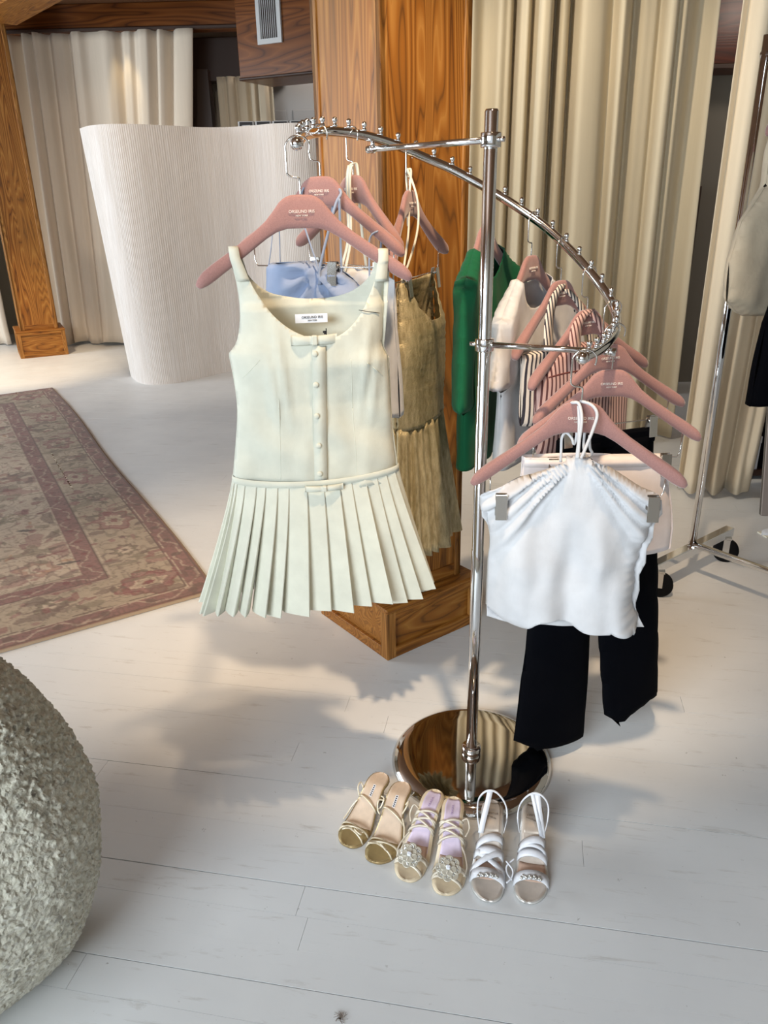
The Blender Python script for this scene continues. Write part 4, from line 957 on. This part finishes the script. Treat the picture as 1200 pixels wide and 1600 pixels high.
for pts in ([(903, 716, -0.048), (905, 690, -0.04), (909, 655, -0.03), (905, 632, -0.016), (897, 629, -0.008), (893, 633, 0.004), (900, 660, 0.012), (905, 690, 0.012)],
            [(908, 716, -0.048), (915, 700, -0.04), (927, 670, -0.03), (933, 648, -0.022), (926, 634, -0.014), (912, 628, -0.006), (906, 631, 0.006), (908, 660, 0.012)],
            [(901, 716, -0.046), (904, 690, -0.038), (905, 660, -0.026), (904, 634, -0.014)]):
    P = [Vector((fr.px(a, b, y)[0], y, fr.px(a, b, y)[1])) for a, b, y in pts]; tube('strap', smooth_path(P, 6), 0.0032, M['white'], wh, 8)
for pts in ([(876, 722, 0.0), (877, 700, 0.004), (878, 684, 0.006), (884, 676, 0.004), (893, 684, 0.0), (897, 694, 0.0), (901, 680, 0.004), (900, 664, 0.008)], [(921, 680, 0.008), (922, 700, 0.004), (925, 708, 0.0), (918, 714, -0.004), (912, 700, 0.0), (914, 672, 0.008)]):
    P = [Vector((fr.px(a, b, y)[0], y, fr.px(a, b, y)[1])) for a, b, y in pts]; tube('strap', smooth_path(P, 6), 0.0028, M['white'], wh, 8)
x, z = fr.px(858, 957, 0.02); o = box('care_label', (-0.016, -0.0008, -0.012), (0.016, 0.0008, 0.014), M['pinktag'], wh); o.location = (x, 0.022, z)

# ================================================================== SANDALS
leather = {}
def leath(name, c, rough=0.35, metal=0.0, coat=0.0):
    t = NT(name); n = t.noise(t.coords(), 30, 4); t.set(Base_Color=t.ramp(n, [(0.3, vary(c, 0.85)), (0.7, vary(c, 1.08))]), Roughness=rough, Metallic=metal, Coat_Weight=coat); return t.m
M['gold_leather'] = leath('gold_leather', lin(176, 152, 108), 0.35, 0.5); M['tan_insole'] = leath('tan_insole', lin(214, 190, 166), 0.5)
M['gold_strap'] = leath('pale_gold_strap', lin(236, 224, 198), 0.35, 0.2)
M['cream_leather'] = leath('cream_leather', lin(226, 208, 178), 0.4); M['lilac_insole'] = leath('lilac_insole', lin(206, 184, 206), 0.5); M['cream_strap'] = leath('cream_strap', lin(226, 216, 198), 0.4, 0.15)
M['silver_leather'] = leath('silver_leather', lin(222, 220, 216), 0.3, 0.45); M['silver_insole'] = leath('silver_insole', lin(214, 202, 190), 0.35, 0.25); M['silver_strap'] = leath('white_strap', lin(236, 238, 244), 0.35)
M['lilac'] = leath('lilac_pad', lin(218, 202, 224), 0.5); M['blush'] = leath('worn_pad', lin(204, 172, 152), 0.55)
M['crystal'] = plain('crystal', (0.62, 0.61, 0.58), 0.15, 0.7); M['petal'] = leath('petal_leather', lin(208, 202, 186), 0.35, 0.25)
SW = [(0.0, 0.005), (0.002, 0.0125), (0.006, 0.0195), (0.014, 0.027), (0.028, 0.0345), (0.045, 0.0385), (0.075, 0.040), (0.105, 0.035), (0.14, 0.028), (0.175, 0.0265), (0.205, 0.0275), (0.225, 0.024), (0.236, 0.014), (0.24, 0.0)]
def foot_z(s): # 0 toe .. 0.24 heel: footbed height
    h = 0.072; t = max(0.0, min(1.0, (s - 0.075) / 0.115)); return 0.006 + h * (t * t * (3 - 2 * t)) + (0.004 if s > 0.19 else 0) * 0 + 0.004 * max(0, (0.03 - s) / 0.03)
def sandal(toe, heel, kind, label, mir):
    dv = Vector((heel.x - toe.x, heel.y - toe.y, 0)); Lh = dv.length; ang = math.atan2(dv.y, dv.x)
    root = thing('sandal', label, 'sandal', (toe.x, toe.y, 0), ang, {'g': 'gold strappy sandals', 'f': 'cream flower sandals', 's': 'silver ankle strap sandals'}[kind]); sc = Lh / 0.24
    mt = {'g': ('gold_leather', 'tan_insole', 'gold_strap'), 'f': ('cream_leather', 'cream_leather', 'cream_strap'), 's': ('silver_leather', 'silver_insole', 'silver_strap')}[kind]
    wid = lambda s: interp(s, SW); cen = lambda s: mir * 0.006 * math.sin(math.pi * min(1, s / 0.16))
    ss = sorted(set([0.0003, 0.001, 0.002, 0.004] + list(np.linspace(0.006, 0.236, 34)) + [0.2385, 0.2398]))
    def slab(name, lo, hi, inset, mat, s0=0, s1=0.24, par=root):
        V, F = [], []; sel = [s for s in ss if s0 <= s <= s1]; q = 9
        for s in sel:
            w = max(0.0005, wid(s) - inset); 
            for zoff in (hi, lo):
                for k in range(q):
                    f = -1 + 2 * k / (q - 1); V.append((s * sc, cen(s) + w * f, foot_z(s) + zoff + (0.0025 * f * f if zoff == hi else 0)))
        n = len(sel)
        for i in range(n - 1):
            a, b = i * 2 * q, (i + 1) * 2 * q
            for k in range(q - 1): F.append((a + k, b + k, b + k + 1, a + k + 1)); F.append((a + q + k, a + q + k + 1, b + q + k + 1, b + q + k))
            F.append((a, a + q, b + q, b)); F.append((a + q - 1, b + q - 1, b + 2 * q - 1, a + 2 * q - 1))
        F.append(tuple(list(range(q)) + list(range(2 * q - 1, q - 1, -1)))); e0 = (n - 1) * 2 * q; F.append(tuple(list(range(e0 + q - 1, e0 - 1, -1)) + list(range(e0 + q, e0 + 2 * q))))
        return mesh(name, V, F, mat, par)
    slab('sole', -0.006, 0.0, 0.0, M[mt[0]])
    ins = slab('insole', -0.001, 0.0014, 0.003, M[mt[1]], 0.078 if kind == 'g' else 0.0)
    if kind == 'g': slab('toe_pad', -0.001, 0.0012, 0.003, leather.setdefault('gt', leath('olive_gold_toe', lin(176, 156, 112), 0.35, 0.3)), 0.0, 0.085)
    if kind == 'f': slab('heel_pad', 0.0, 0.0022, 0.008, M['lilac'], 0.085, 0.232); slab('worn_patch', 0.0, 0.0024, 0.009, M['blush'], 0.07, 0.105)
    if kind == 's': slab('worn_patch', 0.0, 0.0022, 0.006, M['blush'], 0.055, 0.105); slab('heel_pad', 0.0, 0.0022, 0.007, leather.setdefault('hp', leath('taupe_pad', lin(186, 172, 158), 0.4, 0.2)), 0.150, 0.232)
    # heel: tapering block
    V, F = [], []; st = [(0.0, 0.006, 0.007), (0.02, 0.0065, 0.008), (0.045, 0.009, 0.011), (0.062, 0.015, 0.017), (0.072, 0.022, 0.024)]; q = 12
    for z, a, b in st:
        for k in range(q):
            t = 2 * math.pi * k / q; V.append(((0.216 - 0.10 * max(0, z - 0.05) + a * math.cos(t)) * sc, b * math.sin(t), z))
    for i in range(len(st) - 1):
        for k in range(q): F.append((i * q + k, i * q + (k + 1) % q, (i + 1) * q + (k + 1) % q, (i + 1) * q + k))
    F.append(tuple(range(q))[::-1]); F.append(tuple((len(st) - 1) * q + k for k in range(q)))
    mesh('heel', V, F, M[mt[0]], root)
    def over(s, h, w, name='strap', skew=0.0, mat=None, thick=0.0015, n=14, wob=0.0):
        """strap arching over the foot at s"""
        P = []
        for k in range(n + 1):
            f = -1 + 2 * k / n; sx = s + skew * f; ww = wid(max(0.01, min(0.23, sx))); P.append((sx * sc + wob * math.sin(k), cen(sx) + ww * f * 1.02, foot_z(sx) + 0.001 + h * (1 - f * f) ** 0.6))
        return band(name, P, (w, 0, 0.25 * w), mat or M[mt[2]], root, thick)
    T = lambda pts, r=0.0021, name='strap': tube(name, smooth_path([(a * sc, b * mir, c) for a, b, c in pts], 5), r, M[mt[2]], root, 6)
    def mark(s, txt, size, col=M['ink_black']):
        lt = text_mesh(txt, size, 0.0002); o = link('lettering', lt, col, root); sl = math.atan2(foot_z(s + 0.005) - foot_z(s - 0.005), 0.01)
        o.location = (s * sc, cen(s), foot_z(s) + 0.005); o.rotation_euler = (0, -sl, R(90) if kind == 's' else R(0)); return o
    if kind == 'g':
        over(0.042, 0.022, 0.004, skew=0.012); over(0.050, 0.026, 0.004, skew=-0.010); over(0.064, 0.020, 0.003, skew=0.006); over(0.135, 0.016, 0.004, skew=0.01)
        T([(0.045, 0.004, 0.030), (0.034, 0.016, 0.034), (0.030, 0.024, 0.030), (0.040, 0.020, 0.028), (0.048, 0.006, 0.031)]); T([(0.046, -0.002, 0.030), (0.036, -0.014, 0.034), (0.036, -0.025, 0.030), (0.046, -0.020, 0.028), (0.050, -0.006, 0.031)])
        T([(0.135, 0.030, 0.05), (0.120, 0.040, 0.035), (0.100, 0.046, 0.020), (0.085, 0.050, 0.012)]); T([(0.16, -0.028, 0.068), (0.15, -0.040, 0.072), (0.135, -0.038, 0.055), (0.13, -0.030, 0.045)]); T([(0.165, 0.028, 0.070), (0.168, 0.036, 0.082), (0.150, 0.036, 0.078), (0.14, 0.028, 0.06)])
        bm = bmesh.new(); bmesh.ops.create_uvsphere(bm, u_segments=12, v_segments=6, radius=0.008); bmesh.ops.scale(bm, vec=(0.55, 1, 0.25), verts=bm.verts); bmobj('bead', bm, M['gold_strap'], root, True, (0.070 * sc, -0.012 * mir, foot_z(0.07) + 0.003))
        bb = box('brand_strip', (-0.016, -0.0035, 0), (0.016, 0.0035, 0.0006), M['label'], root); bb.location = (0.165 * sc, 0, foot_z(0.165) + 0.0022); bb.rotation_euler = (0, -R(28), 0)
        for i in range(6): box('print', (-0.014 + i * 0.005, -0.002, 0.0006), (-0.011 + i * 0.005, 0.002, 0.0009), M['ink_black'], bb)
    elif kind == 'f':
        over(0.034, 0.020, 0.007, skew=0.008); over(0.052, 0.026, 0.007, skew=-0.008); over(0.066, 0.024, 0.005)
        for i in range(5): over(0.128 + i * 0.0075, 0.020 - 0.001 * i, 0.0048, skew=0.008 * (1 if i % 2 else -0.6), thick=0.0022)
        T([(0.118, 0.030, 0.04), (0.10, 0.040, 0.03), (0.075, 0.046, 0.02), (0.055, 0.040, 0.012)]); T([(0.165, 0.026, 0.075), (0.17, 0.038, 0.078), (0.158, 0.044, 0.06), (0.14, 0.036, 0.05)])
        fl = thing('flower', None, None); fl.parent = root; fl.location = (0.046 * sc, cen(0.046), 0.040); fl.rotation_euler = (0, R(-22), 0)
        for ringi, (rr, pr, n, zz) in enumerate(((0.0195, 0.0115, 8, 0.0), (0.0115, 0.0085, 6, 0.003))):
            for k in range(n):
                a = 2 * math.pi * k / n + ringi * 0.4; bm = bmesh.new(); bmesh.ops.create_uvsphere(bm, u_segments=14, v_segments=7, radius=pr)
                for v in bm.verts: v.co.z = v.co.z * 0.16 + 26.0 * (v.co.x ** 2 + v.co.y ** 2)
                o = bmobj('petal', bm, M['petal'], fl, True, (rr * math.cos(a), rr * math.sin(a), zz)); o.rotation_euler = (0, 0, a)
                if ringi == 0:
                    bm = bmesh.new()
                    for _ in range(9):
                        t2_ = random.uniform(0, 6.28); r2 = random.uniform(0, pr * 0.6); r_ = bmesh.ops.create_icosphere(bm, subdivisions=1, radius=0.0017); bmesh.ops.translate(bm, vec=(r2 * math.cos(t2_), r2 * math.sin(t2_), 0.003), verts=r_['verts'])
                    o2 = bmobj('bead_cluster', bm, M['crystal'], fl, False, (rr * math.cos(a), rr * math.sin(a), zz)); o2['kind'] = 'stuff'
        box('gem', (-0.005, -0.005, 0.006), (0.005, 0.005, 0.013), M['label'], fl, 0.002)
        mark(0.19, 'P R A D A', 0.007, M['ink_faint'])
    else:
        over(0.058, 0.026, 0.022, skew=0.004 * mir); over(0.112, 0.022, 0.020, thick=0.0016); over(0.132, 0.022, 0.018, skew=-0.006, thick=0.0016); 
        if mir > 0: over(0.094, 0.026, 0.015, skew=0.020); over(0.094, 0.030, 0.015, skew=-0.020)
        else: over(0.122, 0.025, 0.008, thick=0.0022)
        # standing slingback loop and wide ribbon
        V_ = [(0.150, 0.030, 0.066), (0.172, 0.036, 0.095), (0.190, 0.034, 0.125), (0.196, 0.016, 0.146), (0.196, -0.008, 0.144), (0.188, -0.030, 0.118), (0.170, -0.035, 0.090), (0.150, -0.029, 0.066)]
        band('ankle_strap', smooth_path([(a * sc, b * mir, c) for a, b, c in V_], 5), (0.0035, 0, 0.0035), M['silver_strap'], root, 0.0018)
        band('ribbon', smooth_path([(0.196 * sc, 0.008 * mir, 0.146), (0.178 * sc, 0.014 * mir, 0.118), (0.158 * sc, 0.022 * mir, 0.085), (0.146 * sc, 0.026 * mir, 0.062)], 4), (0, 0.013, 0), M['silver_strap'], root, 0.0012)
        if mir < 0: band('ribbon', smooth_path([(0.196 * sc, -0.004 * mir, 0.146), (0.178 * sc, 0.006 * mir, 0.118), (0.158 * sc, 0.018 * mir, 0.085), (0.146 * sc, 0.025 * mir, 0.062)], 4), (0, 0.010, 0), M['silver_strap'], root, 0.0012)
        bm = bmesh.new()
        for k in range(13):
            f = -0.6 + 1.2 * k / 12; r_ = bmesh.ops.create_icosphere(bm, subdivisions=2, radius=0.0034 + 0.0012 * math.sin(k * 2.3)); bmesh.ops.translate(bm, vec=((0.050 + 0.003 * math.sin(k * 1.9)) * sc, cen(0.05) + 0.036 * f, 0.010 + 0.026 * (1 - f * f) ** 0.6), verts=r_['verts'])
        for f in bm.faces: f.smooth = True
        o = bmobj('beaded_trim', bm, M['crystal'], root, True); o['kind'] = 'stuff'
        T([(0.10, -0.036, 0.03), (0.085, -0.052, 0.02), (0.07, -0.050, 0.012), (0.055, -0.038, 0.010)])
        mark(0.192, 'STUART', 0.0075, M['ink_grey']); mark(0.180, 'WEITZMAN', 0.006, M['ink_grey'])
    return root
M['ink_faint'] = plain('lilac_print', lin(160, 130, 176), 0.6); M['ink_grey'] = plain('grey_print', lin(96, 84, 74), 0.6)
for a, b, k, lab, mir in (((600, 1210), (541, 1322), 'g', 'gold strappy heeled sandal at the end of the shoe row, farthest from the silver pair', 1), ((633, 1224), (582, 1347), 'g', 'gold strappy heeled sandal standing next to a cream flower sandal', -1),
                          ((683, 1236), (633, 1376), 'f', 'cream heeled sandal with beaded flower standing next to a gold sandal', 1), ((710, 1247), (694, 1398), 'f', 'cream heeled sandal with beaded flower standing next to a silver sandal', -1),
                          ((770, 1252), (764, 1409), 's', 'silver ankle strap sandal with crossed straps beside a flower sandal', 1), ((833, 1256), (824, 1411), 's', 'silver ankle strap sandal with parallel straps at the end of the row', -1)):
    sandal(on_z(*b, 0.008), on_z(*a, 0.075), k, lab, mir)

# ================================================================== ROLLING RACK
PB = on_z(1080, 862, 0.12); pc = Vector((PB.x, PB.y, 0)); e1 = on_z(1000, 912, 0.115); e2 = on_z(1146, 836, 0.125)
fd = Vector((e2.x - e1.x, e2.y - e1.y, 0)).normalized(); ax = Vector((fd.y, -fd.x, 0))
rr = thing('rolling_rack', 'chrome rolling garment rail with black castors by the cream curtain', 'rack', pc)
ang = math.atan2(fd.y, fd.x)
def foot(c):
    bm = bmesh.new(); add_box(bm, (-0.29, -0.02, 0.112), (0.29, 0.02, 0.150), None, 0.003); o = bmobj('foot', bm, M['chrome'], rr); o.location = c; o.rotation_euler = (0, 0, ang)
    for sx in (-0.235, 0.25):
        w = thing('castor', None, None); w.parent = rr; w.location = c + fd * sx; w.rotation_euler = (0, 0, R(-18))
        V, F = sweep([(-0.013, 0.0, 0.052), (-0.009, 0, 0.052), (0.009, 0, 0.052), (0.013, 0, 0.052)], [0.046, 0.052, 0.052, 0.046], 28); V = [(p.y + 0.015, p.x, p.z) if False else (p[1] + 0.015, p[0], p[2]) for p in V]
        mesh('wheel', V, F, M['rubber'], w)
        bm = bmesh.new(); add_box(bm, (0.000, -0.0185, 0.044), (0.026, -0.0165, 0.110)); add_box(bm, (0.000, 0.0165, 0.044), (0.026, 0.0185, 0.110)); add_box(bm, (-0.014, -0.0185, 0.106), (0.030, 0.0185, 0.115)); bmobj('fork', bm, M['steel'], w)
foot(Vector((0, 0, 0))); foot(ax * 1.25)
TOPZ = 1.935
for c in (Vector((0, 0, 0)), ax * 1.25): tube('upright', [c + Vector((0, 0, 0.10)), c + Vector((0, 0, TOPZ))], 0.0145, M['chrome'], rr, 20)
tube('lower_rail', [Vector((0, 0, 0.155)) + ax * -0.012, ax * 1.262 + Vector((0, 0, 0.155))], 0.0135, M['chrome'], rr, 16)
tube('top_rail', [Vector((0, 0, TOPZ - 0.055)) + ax * -0.012, ax * 1.262 + Vector((0, 0, TOPZ - 0.055))], 0.0135, M['chrome'], rr, 16)
# a hanger with a cardigan over a black dress on it
hp = pc + ax * 0.13 + Vector((0, 0, TOPZ - 0.055))
fr, hr = hanger(None, None, math.degrees(ang) , 'pink flocked hanger on the rolling rail under the cream cardigan', at=hp + Vector((0, 0, 0.003)))
hr['group'] = 'hangers on the rolling rail'
cg = thing('cardigan', 'cream and grey knitted cardigan hanging on the rolling rail', 'cardigan', fr.o, fr.psi)
hp_ = [(0.12, -0.15), (0.14, -0.40), (0.25, -0.50), (0.29, -0.62), (0.27, -0.74), (0.20, -0.78), (0.15, -0.80)]; pf = [(-x, z) for x, z in hp_[::-1]] + hp_
garment_body('body', pf, pf, [(-1, 0.06), (-0.3, 0.05), (-0.13, 0.016)], M['knit'], cg, lambda x, z, s: fold(x, z, 12, 2, 0.013), -0.01, 0.014)
hp2 = pc + ax * 0.27 + Vector((0, 0, TOPZ - 0.055))
fr, hr = hanger(None, None, math.degrees(ang), 'pink flocked hanger on the rolling rail under the black coat', at=hp2 + Vector((0, 0, 0.003)))
hr['group'] = 'hangers on the rolling rail'
bd = thing('black_coat', 'long black coat hanging on the rolling rail beside the cream cardigan', 'coat', fr.o, fr.psi)
hp_ = [(0.10, -0.155), (0.15, -0.35), (0.16, -0.60), (0.27, -0.80), (0.285, -1.06)]; pf = [(-x, z) for x, z in hp_[::-1]] + hp_
garment_body('body', pf, pf, [(-1.2, 0.07), (-0.3, 0.05), (-0.13, 0.016)], M['black'], bd, lambda x, z, s: fold(x, z, 9, 3, 0.012), -0.01, 0.016)

# ---- shelves, boxes and leaning board in the corner behind the rail
q = on_z(1190, 775); 
su = thing('shelf_unit', 'low dark wooden shelf unit behind the rolling rail', 'shelf', (q.x + 0.02, q.y + 0.25, 0))
for z in (0.02, 0.36, 0.72): box('shelf_board', (-0.05, 0, z), (1.1, 0.4, z + 0.03), M['darkwood'], su)
for x in (-0.05, 0.50, 1.07): box('side_panel', (x, 0, 0), (x + 0.03, 0.4, 0.75), M['darkwood'], su)
for (nm, lo, hi, mt, lab) in (('storage_box', (0.0, 0.02, 0.39), (0.22, 0.32, 0.60), 'oak', 'brown cardboard coloured box on the low dark shelf'), ('storage_box', (0.0, 0.02, 0.05), (0.07, 0.3, 0.24), 'label', 'narrow white box on the bottom shelf board'), ('storage_box', (0.10, 0.02, 0.05), (0.40, 0.32, 0.30), 'ink_black', 'black box on the bottom shelf board')):
    r_ = thing(nm, lab, 'box', (su.location.x + lo[0], su.location.y + lo[1], lo[2])); sz = tuple(h - l for l, h in zip(lo, hi))
    box('body', (0, 0, 0), (sz[0], sz[1], sz[2] - 0.04), M[mt], r_, 0.003); box('lid', (-0.002, -0.002, sz[2] - 0.04), (sz[0] + 0.002, sz[1] + 0.002, sz[2]), M[mt], r_, 0.003)
p1, p2 = on_z(1172, 800), on_z(1240, 815)
bdp = thing('display_board', 'grey felt covered board leaning against the low shelf', 'board', (p1.x + 0.03, p1.y - 0.05, 0), R(-8))
bm = bmesh.new(); add_box(bm, (0, 0, 0), (0.6, 0.028, 0.62), Matrix.Rotation(R(-16), 4, 'X'), 0.003); bmobj('panel', bm, M['grey_panel'], bdp)
bm = bmesh.new(); add_box(bm, (0.0, -0.002, 0), (0.035, 0.03, 0.622), Matrix.Rotation(R(-16), 4, 'X'), 0.003); bmobj('edge_strip', bm, plain('grey_edge', lin(150, 140, 134), 0.8), bdp)
for i, pxy in enumerate(((1196, 836),)):
    p = on_z(*pxy); r_ = thing('shoe', 'white flat slipper at the foot of the rolling rail', 'shoe', (p.x, p.y, 0), R(12))
    V, F = [], []; prof = [(-0.02, 0.004, 0.008), (0, 0.028, 0.02), (0.05, 0.036, 0.03), (0.11, 0.034, 0.028), (0.18, 0.030, 0.022), (0.22, 0.028, 0.02), (0.235, 0.006, 0.01)]
    for x, w, h in prof:
        for k in range(12):
            t = 2 * math.pi * k / 12; V.append((x, w * math.cos(t), max(0, h * 0.5 + h * 0.5 * math.sin(t))))
    for i in range(len(prof) - 1):
        for k in range(12): F.append((i * 12 + k, i * 12 + (k + 1) % 12, (i + 1) * 12 + (k + 1) % 12, (i + 1) * 12 + k))
    F.append(tuple(range(12))[::-1]); F.append(tuple((len(prof) - 1) * 12 + k for k in range(12)))
    mesh('upper', V, F, M['white'], r_); box('sole', (-0.02, -0.034, 0), (0.232, 0.034, 0.006), M['cream'], r_, 0.002)
# stray tuft of fluff on the floor
p = on_z(532, 1592); bm = bmesh.new()
V, F = [], []
for k in range(26):
    a = random.uniform(0, 6.28); l = random.uniform(0.006, 0.016); sweep([(0, 0, 0.001), (l * 0.5 * math.cos(a), l * 0.5 * math.sin(a), random.uniform(0.002, 0.007)), (l * math.cos(a + 0.6), l * math.sin(a + 0.6), random.uniform(0.001, 0.006))], 0.0004, 3, True, V, F)
bm.free(); o = mesh('fluff', V, F, plain('fluff', lin(120, 104, 92), 0.9)); o.location = (p.x, p.y, 0.0006); tag(o, 'small tuft of brown fluff lying on the painted floor', 'fluff', None, 'stuff')
